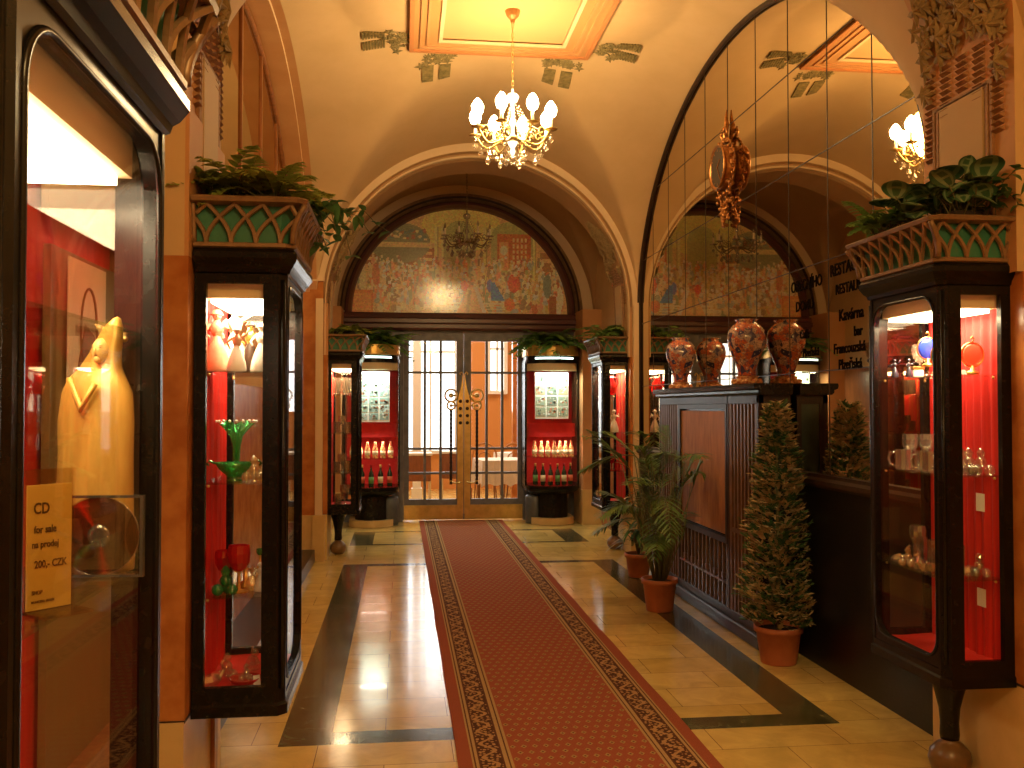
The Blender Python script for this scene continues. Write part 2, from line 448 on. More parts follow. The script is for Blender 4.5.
# left recess: reveal that follows the lunette, back wall, marble below
mb = MB()
N = 60
ys = [6.975 - 2.79*math.cos(PI*i/N) for i in range(N+1)]
vs = []
for y in ys: vs += [(-.868, y, h2(y)-.003), (-.868-.07, y, h2(y)-.003), (-.94, y, h2(y)-.03), (-.96, y, h2(y)-.03), (-1.2, y, h2(y)-.03)]
mb.add(vs, [(i*5+k, i*5+k+1, (i+1)*5+k+1, (i+1)*5+k) for i in range(N) for k in range(4)], 0, False)
for k, q in enumerate(mb.f): mb.m[k] = (1, 2, 1, 0)[k % 4]
mb.box(-1.2, -.868, 9.77, 9.8, 0, 2.6, 0); mb.box(-1.2, -.868, 4.08, 4.33, 0, 2.6, 0)
struct('trim_10', mb, [TERRA, TERRA, PLASTER2], False)
struct('wall_left', MB().box(-1.35, -1.15, 4.08, 9.8, 0, 4.9, 0).box(-1.15,-1.13,4.33,9.72,.1,1.74,1).box(-1.15,-.87,4.33,9.74,0,.12,2), [PLASTER, MARBLE, GRANITE])
mb = MB()
poly = [(4.33, 2.30)] + [(y, h2(y)-.04) for y in [6.975 - 2.64*math.cos(PI*i/40) for i in range(41)]] + [(9.71, 2.30)]
mb.prism(poly, -1.148, -1.125, 'x', 0)
mw = struct('wall_left_mirror', mb, MIRROR)
mb = MB()
for y in [4.8 + .93*k for k in range(6)]: mb.box(-1.126, -1.112, y-.022, y+.022, 2.3, h2(y)-.05)
mb.box(-1.126, -1.10, 4.33, 9.71, 2.26, 2.32)
mb.tube([(-1.115, y, h2(y)-.045) for y in [6.975 - 2.62*math.cos(PI*i/40) for i in range(41)]], .02, 6)
mb.build('seam_strip', WOODRED, mw, kind='structure')
# right wall: granite dado, ledge, arched mirror in panes
struct('wall_right', MB().box(2.60, 2.8, 4.08, 9.8, 0, 4.9, 0), [PLASTER])
struct('trim_11', MB().box(2.54, 2.6, 4.09, 9.8, 0, 1.10, 0), [GRANITE])
mb = MB()
mb.prism([(2.60,1.09),(2.515,1.09),(2.50,1.11),(2.50,1.135),(2.53,1.15),(2.53,1.17),(2.60,1.17)], 4.25, 9.8, 'y')
struct('trim_12', mb, [DARKWOOD])
mb = MB()
poly = [(4.195, 1.165)] + [(y, h2(y)-.012) for y in [6.975 - 2.775*math.cos(PI*i/48) for i in range(49)]] + [(9.755, 1.165)]
mb.prism(poly, 2.56, 2.60, 'x', 0)
mr = struct('wall_right_mirror', mb, MIRROR)
mb = MB()
for y in (4.79, 5.33, 5.90, 6.47, 7.05, 7.60, 8.17, 8.70, 9.25): mb.box(2.5575, 2.561, y-.003, y+.003, 1.17, h2(y)-.02)
for z in (1.80, 2.47, 3.14, 3.80):
    d = 2.79*math.sqrt(max(0, 1-((z-2.6)/1.9)**2)) if z > 2.6 else 2.74
    mb.box(2.5575, 2.561, 6.975-d+.02, 6.975+d-.02, z-.003, z+.003)
mb.build('seam_strip', DARKWOOD, mr, kind='structure')
mb = MB()
fp = [(2.545, 4.185, 1.17), (2.545, 4.185, 2.0)] + [(2.545, y, h2(y)-.015) for y in [6.975 - 2.785*math.cos(PI*i/48) for i in range(49)]] + [(2.545, 9.765, 2.0), (2.545, 9.765, 1.17)]
mb.tube(fp, .022, 8)
mb.build('frame_moulding', DARKWOOD, mr, kind='structure')
# upright light strips of the far corner, both sides
struct('trim_13', MB().box(2.48, 2.535, 9.74, 9.80, .47, 2.7, 0).box(2.50,2.545,9.72,9.76,0,.47,1), [PLASTER2, TANM])
struct('trim_14', MB().box(-.875, -.80, 9.735, 9.765, .47, 2.7, 0).box(-.90,-.775,9.72,9.80,0,.47,1), [PLASTER2, TANM])
# near bay walls
struct('wall_left_near', MB().box(-1.2, -1.0, -3.2, 3.42, 0, 4.9, 0).box(-1.0, -.985, 1.92, 3.42, 0, 2.2, 1), [PLASTER, WOODRED])
struct('wall_right_near', MB().box(2.66, 2.9, -3.2, 3.42, 0, 4.9, 0).box(2.64,2.66,-3.2,3.42,0,2.0,1), [PLASTER2, MARBLE])
struct('wall_front', MB().box(-1.2, 2.9, -3.4, -3.2, 0, 4.9, 0), [PLASTER])
# lunette side fillers of the near and far bays
struct('wall_left_far', MB().box(-1.25, -1.03, 10.42, 13.1, 0, 5., 0).box(-1.03,-1.02,10.42,12.85,0,2.12,1), [PLASTER, WOODRED])
struct('wall_right_far', MB().box(2.69, 2.9, 10.42, 13.1, 0, 5., 0).box(2.68,2.69,10.42,12.85,0,2.12,1), [PLASTER, WOODRED])
# ------------------------------------------------------------------ back wall with the lunette
def bpath(d, n=48): return [(XC + (1.64-d)*math.cos(PI - PI*i/n), 2.86 + (1.62-d)*math.sin(PI - PI*i/n)) for i in range(n+1)]
mb = MB()
inn = bpath(0); out_ = [(XC + 2.2*math.cos(PI - PI*i/48), 2.86 + 2.2*math.sin(PI-PI*i/48)) for i in range(49)]
mb.ring(out_, inn, 12.85, 13.12, 'y', 0, False)
mb.box(-1.3, XC-1.6, 12.85, 13.12, 0, 2.9, 0); mb.box(XC+1.6, 2.95, 12.85, 13.12, 0, 2.9, 0)
struct('wall_back', mb, PLASTER2)
def sweepb(prof, mats_idx):
    mb = MB(); n = 49; vs = []
    for d, y in prof: vs += [(x, y, z) for x, z in bpath(d)]
    mb.add(vs, [(k*n+i, k*n+i+1, (k+1)*n+i+1, (k+1)*n+i) for k in range(len(prof)-1) for i in range(n-1)])
    for q in range(len(mb.f)): mb.m[q] = mats_idx[q//(n-1)]
    return mb
struct('trim_15', sweepb([(-.06,12.85),(-.06,12.81),(-.02,12.80),(0,12.84),(.03,12.90),(.05,12.88),(.06,12.90)], [0,0,1,0,1,0]), [BRONZE, DARKWOOD], False)
struct('trim_16', sweepb([(.05,12.96),(.05,12.86),(.085,12.84),(.12,12.90),(.14,12.97)], [0,0,0,0]), [mat('plum_frame',(.11,.035,.03),.3,coat=.3)], False)
# header beam under the lunette
mb = MB()
mb.prism([(12.98,2.64),(12.86,2.64),(12.83,2.67),(12.83,2.72),(12.79,2.74),(12.79,2.79),(12.82,2.81),(12.83,2.86),(12.85,2.88),(12.98,2.88)], -.80, 2.46, 'x')
struct('trim_17', mb, MATS['plum_frame'])
# pilasters flanking the far door wall
for k, (a, b_) in enumerate(((2.43, 2.70), (-1.03, -.78))):
    struct('trim_%d' % (18+k), MB().box(a, b_, 12.32, 12.85, .47, 2.9, 0).box(a-.01, b_+.01, 12.30, 12.85, 0, .47, 1), [TERRA, TANM])
# ------------------------------------------------------------------ ceiling frame and ornaments
mb = MB()
def cframe(mb, x0, x1, y0, y1, w, z0, z1, m):
    mb.ring([(x0,y0),(x1,y0),(x1,y1),(x0,y1)], [(x0+w,y0+w),(x1-w,y0+w),(x1-w,y1-w),(x0+w,y1-w)], z0, z1, 'z', m)
FX0, FX1, FY0, FY1 = .06, 1.60, 6.18, 7.86
cframe(mb, FX0, FX1, FY0, FY1, .27, 4.600, 4.625, 1)
cframe(mb, FX0, FX1, FY0, FY1, .035, 4.585, 4.61, 2)
cframe(mb, FX0+.085, FX1-.085, FY0+.085, FY1-.085, .02, 4.588, 4.61, 0)
cframe(mb, FX0+.14, FX1-.14, FY0+.14, FY1-.14, .02, 4.588, 4.61, 0)
cframe(mb, FX0+.24, FX1-.24, FY0+.24, FY1-.24, .03, 4.585, 4.61, 3)
mb.box(FX0+.27, FX1-.27, FY0+.27, FY1-.27, 4.612, 4.626, 4)
struct('trim_20', mb, [TERRA, mat('ceiling_band',(.50,.25,.09),.7), mat('ceiling_line',(.50,.20,.07),.7), PLASTER2, mat('ceiling_field',(.56,.335,.15),.7)])
OLIVE = mat('olive_stucco', (.13,.10,.035), .7, col2=(.26,.19,.07), nscale=25)
STRIPC = mat('brown_stucco', (.26,.12,.045), .7, col2=(.38,.20,.08), nscale=30)
def leafpoly(mb, P, ax, ay, n, size, m, rnd, lobes=5):
    """a small lobed leaf lying in the plane (ax, ay), raised along n"""
    a0 = rnd.uniform(0, 2*PI); vs = [P + n*size*.35]; k = lobes*4
    for i in range(k):
        a = a0 + 2*PI*i/k; r_ = size*(.62 + .38*math.cos(lobes*(2*PI*i/k)))*rnd.uniform(.85,1.1)
        vs.append(P + ax*math.cos(a)*r_ + ay*math.sin(a)*r_ + n*rnd.uniform(0,.1)*size)
    mb.add(vs, [(0, 1+i, 1+(i+1) % k) for i in range(k)], m)
def ceil_ornament(cx, cy, dx, dy, label):
    """leaf spray beside the frame with two ribbed pendants pointing along (dx, dy)"""
    rnd = random.Random(int(cx*100+cy*10)); o = root('ceiling_ornament', (cx, cy, hv(cx, cy)))
    tag(o, label, 'ceiling ornament', 'painted stucco sprays around the ceiling frame')
    d = Vector((dx, dy, 0)); s = Vector((-dy, dx, 0)); c = Vector((cx, cy, 0))
    def on(a, b, lift=.004):
        p = c + d*a + s*b; return Vector((d.x*a+s.x*b, d.y*a+s.y*b, hv(p.x, p.y) - lift - hv(cx, cy)))
    mb = MB()
    for k in range(26):
        a, b = rnd.gauss(-.03,.045), rnd.gauss(0,.085)
        P = on(a, b); ax = (on(a+.02, b)-P).normalized(); ay = (on(a, b+.02)-P).normalized()
        leafpoly(mb, P, ax, ay, Vector((0,0,-1)), rnd.uniform(.035,.06), 0, rnd)
    mb.build('leaf_spray', OLIVE, o, recalc=False)
    for sg in (-1, 1):
        mb = MB()
        for k in range(8):
            a = .06 + k*.024
            vs = [on(a, sg*.075-.05, .003), on(a+.018, sg*.075-.05, .003), on(a+.018, sg*.075+.05, .003), on(a, sg*.075+.05, .003)]
            vs2 = [p - Vector((0,0,.014)) for p in vs]
            mb.add(vs+vs2, [(0,1,2,3),(7,6,5,4),(0,4,5,1),(1,5,6,2),(2,6,7,3),(3,7,4,0)])
        mb.build('ribbed_pendant', OLIVE, o)
    return o
ceil_ornament(.30, 8.02, 0, 1, 'olive leaf spray with two ribbed pendants beyond the ceiling frame, left of the chandelier chain')
ceil_ornament(1.38, 8.02, 0, 1, 'olive leaf spray with two ribbed pendants beyond the ceiling frame, right of the chandelier chain')
ceil_ornament(-.08, 7.66, -1, 0, 'olive leaf spray pointing left beside the far left corner of the ceiling frame')
ceil_ornament(1.75, 7.66, 1, 0, 'olive leaf spray pointing right beside the far right corner of the ceiling frame')
for cx, cy, dx, dy, l in ((-.08, 6.38, -1, 0, 'left near'), (1.75, 6.38, 1, 0, 'right near')):
    ceil_ornament(cx, cy, dx, dy, 'olive leaf spray at the %s corner of the ceiling frame, seen in the mirror' % l)
# carved leaf reliefs on the piers
def pier_relief(x, sgn, ya, yb, z0, label, zs=2.65, bs=1.725):
    """x = face, sgn = direction out of the wall"""
    rnd = random.Random(int(abs(x)*100)+int(ya*10)); o = root('stucco_relief', (x, ya, z0)); tag(o, label, 'relief', 'leaf reliefs on the piers')
    n = Vector((sgn,0,0)); ax = Vector((0,1,0)); ay = Vector((0,0,1)); w = yb-ya
    mb = MB()
    for k in range(80):
        t = rnd.random(); y = w*(.03+.94*rnd.random()); z = .62 + .42*rnd.random()**.8 + .10*math.sin(y/w*PI)
        if abs(y-w/2) > w*.36: z -= .22*rnd.random()
        leafpoly(mb, Vector((sgn*rnd.uniform(.004,.03), y, z)), ax, ay, n, rnd.uniform(.05,.085), 0, rnd)
    mb.build('leaf_cluster', mat('relief_leaf',(.24,.16,.065),.7,col2=(.36,.25,.11),nscale=25), o, recalc=False)
    for k in range(5):
        mb = MB(); yc = w*(.10+.2*k); L = (.42,.26,.18,.26,.42)[k]
        for q in range(int(L/.028)):
            z = .66 - q*.028
            mb.add([(0, yc-.036, z),(0, yc+.036, z),(sgn*.02, yc+.030, z-.012),(sgn*.02, yc-.030, z-.012),(0, yc-.036, z-.024),(0, yc+.036, z-.024)], [(0,1,2,3),(3,2,5,4),(0,3,4),(1,5,2)])
        mb.build('ribbed_pendant', STRIPC, o)
    mb = MB()
    fr = [(w*.24, -.06),(w*.76, -.06),(w*.76,.46),(w*.24,.46)]
    mb.prism([(p[0], p[1]) for p in fr], min(0, sgn*.018), max(0, sgn*.018), 'x')
    mb.build('raised_panel', mat('relief_panel',(.50,.33,.15),.7), o)
    mb = MB()
    for i, e in enumerate((.03, .06)):
        a, b_ = w*.24-e, w*.76+e
        mb.ring([(a,-.06-e),(b_,-.06-e),(b_,.46+e*.3),(a,.46+e*.3)], [(a+.016,-.044-e),(b_-.016,-.044-e),(b_-.016,.444+e*.3),(a+.016,.444+e*.3)], min(0, sgn*.014), max(0, sgn*.014), 'x')
    mb.build('panel_border', STRIPC, o)
    for ch in o.children:
        for vt in ch.data.vertices:
            z = vt.co.z + z0
            A, B = 1.70-.155*.65, bs-.155
            xa = A*math.sqrt(max(.05, 1-(max(0, z-zs)/B)**2))
            vt.co.x += (XC - sgn*xa) - x
    return o
pier_relief(2.43, -1, 3.46, 4.06, 2.46, 'carved leaf relief over a raised panel on the right pier, above the near right cabinet', 3.12, 1.26)
pier_relief(-.77, 1, 3.52, 4.05, 2.46, 'carved leaf relief on the left pier above the cabinet with the fern', 3.12, 1.26)
pier_relief(2.43, -1, 9.85, 10.38, 2.46, 'carved leaf relief on the far right pier beside the mirror')
pier_relief(-.77, 1, 9.85, 10.38, 2.46, 'carved leaf relief on the far left pier under the arch')

struct('trim_27', MB().box(-.755, -.738, 3.88, 3.94, 0, .45), WOODRED)
# ------------------------------------------------------------------ mural in the lunette (a made-up crowd before arches)
def make_mural():
    rnd = random.Random(11)
    NX, NZ = 210, 104; x0, x1, z0, z1 = XC-1.52, XC+1.52, 2.885, 4.37
    R = [[None]*NX for _ in range(NZ)]
    def px(x): return (x-x0)/(x1-x0)*NX
    def pz(z): return (z-z0)/(z1-z0)*NZ
    def paint(fn, col, xa, xb, za, zb, jit=.08):
        for j in range(max(0, int(pz(za))), min(NZ, int(pz(zb))+1)):
            for i in range(max(0, int(px(xa))), min(NX, int(px(xb))+1)):
                x = lerp(x0, x1, (i+.5)/NX); z = lerp(z0, z1, (j+.5)/NZ)
                if fn(x, z): 
                    k = 1+rnd.uniform(-jit, jit); R[j][i] = tuple(c*k for c in col)
    rect = lambda xa, xb, za, zb, c, jit=.08: paint(lambda x, z: xa <= x <= xb and za <= z <= zb, c, xa, xb, za, zb, jit)
    ell = lambda cx, cz, a, b, c, jit=.12: paint(lambda x, z: ((x-cx)/a)**2+((z-cz)/b)**2 < 1, c, cx-a, cx+a, cz-b, cz+b, jit)
    rect(x0, x1, z0, z1, (.50,.36,.17), .12)
    ell(XC, 4.1, .55, .35, (.62,.48,.16)); rect(XC-1.5, XC-.35, 3.55, 3.85, (.30,.13,.05))
    for k in range(3): rect(XC-1.4, XC-.4, 3.62+.085*k, 3.65+.085*k, (.58,.45,.22))
    ell(XC-.85, 3.86, .42, .28, (.22,.22,.12)); rect(XC-1.4, XC-.35, 3.80, 3.87, (.55,.42,.20))
    for k in range(60): ell(XC-.85+rnd.uniform(-.36,.36), 3.95+rnd.uniform(-.05,.10), .025, .02, rnd.choice([(.55,.45,.25),(.35,.15,.08),(.15,.2,.16)]))
    for k in (-.38, -.28, .30, .42, 1.0):
        rect(XC+k, XC+k+.06, 3.35, 4.1, (.60,.52,.24)); rect(XC+k+.045, XC+k+.06, 3.35, 4.1, (.34,.30,.12))
    for cx, a in ((-.02, .22), (.72, .30)):
        ell(XC+cx, 3.95, a, .24, (.34,.36,.14)); rect(XC+cx-a, XC+cx+a, 3.4, 3.95, (.36,.36,.15))
    rect(XC+.50, XC+.98, 3.52, 4.02, (.42,.14,.05))
    for k in range(5):
        for q in range(4): rect(XC+.72+.06*q, XC+.75+.06*q, 3.58+.08*k, 3.63+.08*k, (.62,.45,.25))
    rect(XC+.54, XC+.66, 3.5, 3.9, (.60,.32,.14)); ell(XC+.6, 3.78, .05, .07, (.75,.6,.4))
    rect(XC+1.12, XC+1.4, 3.4, 3.75, (.33,.18,.08)); rect(XC+1.1, XC+1.45, 3.62, 3.67, (.55,.4,.2))
    pal = [(.55,.24,.12),(.42,.15,.08),(.62,.50,.33),(.30,.34,.30),(.50,.40,.22),(.66,.58,.46),(.28,.20,.12),(.36,.40,.42),(.60,.30,.20),(.45,.36,.14),(.70,.42,.28),(.24,.28,.18)]
    figs = [(rnd.uniform(-1.42, 1.42), rnd.uniform(3.02, 3.66)) for _ in range(430)]
    for fx, fz in sorted(figs, key=lambda q: -q[1]):
        s = lerp(1.5, .9, (fz-3.)/.66); c = rnd.choice(pal)
        ell(XC+fx, fz-.05*s, .030*s, .062*s, c); 
        if rnd.random() < .5: ell(XC+fx+.02*s, fz-.06*s, .014*s, .05*s, rnd.choice(pal))
        ell(XC+fx, fz+.028*s, .018*s, .021*s, rnd.choice([(.72,.5,.33),(.66,.42,.28),(.75,.66,.52),(.3,.2,.12)]))
    rect(XC-1.5, XC-.2, 2.88, 3.0, (.48,.36,.18), .25)
    for k in range(60):
        ell(XC+rnd.uniform(-1.2,1.3), rnd.uniform(2.92,3.06), rnd.uniform(.02,.05), rnd.uniform(.03,.06), rnd.choice(pal))
    for k in range(4): rect(XC+.05+.04*k-.35, XC+.62, 2.90+.04*k, 2.915+.04*k, (.76,.66,.42))
    rect(XC-.30, XC+.02, 2.93, 2.99, (.74,.64,.42))
    paint(lambda x, z: abs(x-(XC+.16)) < .05+(3.25-z)*.50, (.62,.36,.18), XC-.1, XC+.45, 2.89, 3.25, .2)
    paint(lambda x, z: abs(x-(XC+.22+(3.2-z)*.35)) < .03, (.78,.70,.55), XC, XC+.6, 2.9, 3.25)
    paint(lambda x, z: abs(x-(XC+.12-(3.2-z)*.1)) < .022, (.34,.26,.14), XC-.1, XC+.6, 2.9, 3.2)
    ell(XC+.05, 3.27, .05, .07, (.66,.10,.06)); ell(XC+.40, 3.28, .04, .09, (.12,.16,.52))
    paint(lambda x, z: abs(x-(XC+.46+(3.28-z)*.28)) < .03+(3.3-z)*.30, (.07,.20,.78), XC+.3, XC+.72, 3.08, 3.32, .2)
    ell(XC+.74, 3.32, .085, .13, (.60,.12,.07), .25); ell(XC+.76, 3.45, .03, .035, (.7,.5,.35)); ell(XC+.68, 3.02, .07, .09, (.66,.16,.06), .2)
    ell(XC-1.18, 3.42, .05, .16, (.44,.18,.10)); ell(XC-1.36, 3.33, .05, .17, (.52,.46,.28)); ell(XC-1.36, 3.50, .03, .035, (.7,.5,.35))
    ell(XC+1.22, 3.28, .06, .17, (.20,.25,.22)); ell(XC+1.40, 3.1, .045, .18, (.70,.62,.42))
    rect(XC-1.5, XC-1.22, 2.885, 3.20, (.50,.20,.07)); rect(XC-1.47, XC-1.25, 2.92, 3.16, (.58,.27,.10)); rect(XC+1.24, XC+1.34, 2.885, 3.14, (.30,.13,.06))
    for row in R:
        for i_, c_ in enumerate(row): row[i_] = tuple(min(.95, q*1.75+.02) for q in c_)
    mb = MB()
    vs = []; W_ = NX+1
    for j in range(NZ+1):
        for i in range(NX+1): vs.append((lerp(x0, x1, i/NX), 12.955 + .0002*mnoise.noise(Vector((i*.9, j*.9, 0))), lerp(z0, z1, j/NZ)))
    mb.v = vs
    for j in range(NZ):
        for i in range(NX):
            x = lerp(x0, x1, (i+.5)/NX); z = lerp(z0, z1, (j+.5)/NZ)
            if ((x-XC)/1.55)**2 + ((z-2.86)/1.53)**2 > 1: continue
            mb.f.append([j*W_+i, j*W_+i+1, (j+1)*W_+i+1, (j+1)*W_+i]); mb.m.append(0); mb.sm.append(False); mb.c.append(R[j][i])
    # back board gives the picture its thickness
    o = root('mosaic_mural', (XC, 12.97, 2.88)); tag(o, 'arched coloured mosaic of a crowd in front of arches, above the glazed doors', 'mural')
    p = mb.build('mosaic_picture', vcolmat('mosaic', .30, 1., 55., .14), None, None, False); p.parent = o; p.location = (-XC, -12.97, -2.88)
    b = MB(); b.prism([(x-XC, z-2.88) for x, z in bpath(.07)], -.005, .03, 'y'); b.build('backing_board', DARKWOOD, o)
make_mural()
struct('wall_back_upper', MB().box(-1.3, 2.95, 13.05, 13.12, 2.86, 4.9), PLASTER2)

# ------------------------------------------------------------------ glazed double doors
def glazed_leaf(name, x0, x1, hinge, label_side):
    """leaf of three by four panes with muntins, kick plate, meeting plate and ring handles; hinge -1 left, +1 right"""
    o = root(name, ((x0+x1)/2, 13.0, 0)); o['kind'] = 'structure'
    cx = (x0+x1)/2; a, b = x0-cx, x1-cx
    st = .075; mt = .10                          # outer and meeting stile
    ia, ib = (a+st, b-mt) if hinge < 0 else (a+mt, b-st)
    za, zb = .30, 2.50
    mb = MB()
    mb.box(a, ia, -.025, .025, .02, 2.62); mb.box(ib, b, -.025, .025, .02, 2.62)
    mb.box(ia, ib, -.025, .025, zb, 2.62); mb.box(ia, ib, -.025, .025, .22, za)
    s_ = mb.build('door_frame', STEEL, o); s_['kind'] = 'structure'
    mb = MB()
    for k in (1, 2): xk = lerp(ia, ib, k/3); mb.box(xk-.018, xk+.018, -.02, .02, za, zb)
    for z in (.66, 1.0, 2.06): mb.box(ia, ib, -.021, .021, z-.016, z+.016)
    q = mb.build('muntin_grid', STEEL, o); q['kind'] = 'structure'
    mb = MB()
    for k in range(3):
        for (z_a, z_b) in ((za,.66),(.66,1.0),(1.0,2.06),(2.06,zb)):
            xa, xb = lerp(ia, ib, k/3), lerp(ia, ib, (k+1)/3); mb.box(xa+.013, xb-.013, -.004, .004, z_a+.012, z_b-.012)
    q = mb.build('door_pane', GLASS, o); q['kind'] = 'structure'
    mb = MB(); mb.box(a+.01, b-.01, -.034, -.024, .02, .22)
    for k in range(9):
        xx = lerp(a+.04, b-.04, k/8)
        for z in (.04, .20): mb.ball((xx, -.035, z), .007, 0, 6)
    q = mb.build('kick_plate', BRASS, o); q['kind'] = 'structure'
    m0 = b-mt+.01 if hinge < 0 else a; 
    xa, xb = (b-.088, b-.004) if hinge < 0 else (a+.004, a+.088)
    # tapering meeting plate with round studs
    mb = MB(); xin = xb if hinge < 0 else xa; xo = xa if hinge < 0 else xb; s = 1 if hinge < 0 else -1
    prof = [(xin, .10), (xin, 2.02)]
    for t in (0, .15, .3, .45, .6, .75, 1.): prof.append((xin - s*(.012 + .075*(t**1.5)), lerp(2.02, 1.66, t)))
    prof += [(xo, 1.60), (xo, .10)]
    mb.prism(prof if s < 0 else prof[::-1], -.05, -.027, 'y')
    for k in range(4):
        for z in (1.66-.10*k,): mb.lathe([(.024,0),(.024,.008),(.012,.012),(.0,.012)], ((xin+xo)/2, -.05, z), 12, 1, Matrix.Rotation(PI/2, 4, 'X'))
    mb.tube([(xin - s*.005, -.04, 2.0), (xin - s*.006, -.04, 2.04), (xin - s*.03, -.04, 2.07), (xin - s*.05, -.04, 2.05), (xin - s*.04, -.04, 2.03)], .009, 6)
    q = mb.build('meeting_plate', [BRASS, DARKWOOD], o); q['kind'] = 'structure'
    # ring handle with two rosettes and a twisted pull bar
    hx = xo - s*.09
    mb = MB()
    for zz, rr in ((1.74, .085), (1.60, .055)):
        mb.tube([(hx+rr*math.cos(2*PI*i/24), -.085, zz+rr*math.sin(2*PI*i/24)) for i in range(24)], .015, 6, 0, True)
        mb.ball((hx, -.08, zz), rr*.42, 0, 8)
        mb.tube([(hx, -.08, zz), (hx + s*.10, -.03, zz)], .012, 6)
    q = mb.build('ring_handle', BRASS, o); q['kind'] = 'structure'
    mb = MB(); mb.tube([(hx, -.08, z) for z in [1.56 - k*.03 for k in range(36)]], [.016 + .006*(k % 2) for k in range(36)], 8, 0)
    q = mb.build('pull_bar', DARKWOOD, o); q['kind'] = 'structure'
    mb = MB(); mb.tube([(hx, -.08, .55), (hx+s*.04, -.09, .53), (hx + s*.12, -.06, .53), (hx+s*.15, -.03, .55)], .012, 6); mb.ball((hx,-.08,.56), .022, 0, 8)
    q = mb.build('pull_bracket', BRASS, o); q['kind'] = 'structure'
    return o
glazed_leaf('door_1', .035, .868, -1, 'left'); glazed_leaf('door_2', .872, 1.705, 1, 'right')
struct('trim_22', MB().box(-.03, .033, 12.95, 13.06, 0, 2.66).box(1.707, 1.77, 12.95, 13.06, 0, 2.66).box(-.8, 2.46, 12.95, 13.06, 2.62, 2.68), STEEL)
for i, (a, b) in enumerate(((-.78, -.03), (1.77, 2.44))):
    mb = MB(); mb.ring([(a,0),(b,0),(b,2.62),(a,2.62)], [(a+.06,.3),(b-.09,.3),(b-.09,2.5),(a+.06,2.5)], 12.97, 13.03, 'y'); mb.box(a+.06,b-.09,12.98,13.02,2.04,2.07)
    w = struct('window_%d' % (i+1), mb, STEEL)
    MB().box(a+.06, b-.09, 12.995, 13.005, .3, 2.5).build('pane', glassmat('peach_glass', (1,.75,.55), .1, .1, .45, (.85,.5,.28)), w, kind='structure')

# ------------------------------------------------------------------ dining room beyond the doors
ORANGE = mat('orange_wall', (.62,.27,.07), .7)
struct('wall_far_room', MB().box(-2.6, 4.6, 18.0, 18.2, 0, 4.2, 0).box(-2.8, -2.6, 13.12, 18.0, 0, 4.2, 0).box(4.6, 4.8, 13.12, 18.0, 0, 4.2, 0)
       .box(-2.8,-1.3,13.05,13.12,0,4.2,0).box(2.95,4.8,13.05,13.12,0,4.2,0), ORANGE)
struct('ceiling_far_room', MB().box(-2.8, 4.8, 13.05, 18.2, 4.2, 4.3, 0), PLASTER2)
DAY = emis('daylit_window', (.86,.95,1.), 3.2)
for i, (x0, x1, z0, z1) in enumerate(((-.62,-.02,.75,3.8),(.10,1.02,.75,3.8),(1.72,1.98,1.9,3.2),(-1.6,-.75,.95,3.6),(2.9,3.5,1.0,3.2))):
    fr = MB(); fr.ring([(x0-.07,z0-.07),(x1+.07,z0-.07),(x1+.07,z1+.07),(x0-.07,z1+.07)], [(x0,z0),(x1,z0),(x1,z1),(x0,z1)], 17.9, 18.0, 'y')
    fr.box((x0+x1)/2-.02, (x0+x1)/2+.02, 17.92, 17.97, z0, z1); fr.box(x0, x1, 17.92, 17.97, lerp(z0,z1,.62)-.02, lerp(z0,z1,.62)+.02)
    w = struct('window_%d' % (i+3), fr, WHITE)
    MB().box(x0, x1, 17.96, 17.98, z0, z1).build('pane', DAY, w, kind='structure')
# pillars and counter seen through the left leaf
for i, x in enumerate((.27, 1.12, 1.98)):
    mb = MB(); mb.box(x-.07, x+.07, 15.9, 16.04, 0, 4.2, 0); mb.box(x-.09,x+.09,15.88,16.06,0,.2,0)
    struct('trim_%d' % (23+i), mb, [WHITE, WOODRED, MARBLE][i])
def counter(x, y, w, lab):
    o = root('sideboard', (x, y, 0)); tag(o, lab, 'sideboard')
    mb = MB(); mb.bbox(-w/2, w/2, -.2, .2, .42, .82, .01); mb.build('body', WOODRED, o)
    mb = MB(); mb.bbox(-w/2-.02, w/2+.02, -.22, .22, .82, .86, .008); mb.build('top_board', WHITE, o)
    for sx in (-1, 1):
        mb = MB(); mb.box(sx*w/2-.03*(1 if sx>0 else 0), sx*w/2+.03*(1 if sx<0 else 0), -.18, .18, 0, .42); mb.build('leg', CREAM, o)
counter(.16, 14.8, .62, 'brown sideboard with a white top beyond the left door leaf')
counter(.80, 15.3, .30, 'small brown sideboard with a white top nearer the middle of the doors')
CLOTH = mat('table_linen', (.80,.72,.60), .8, bump=.1)
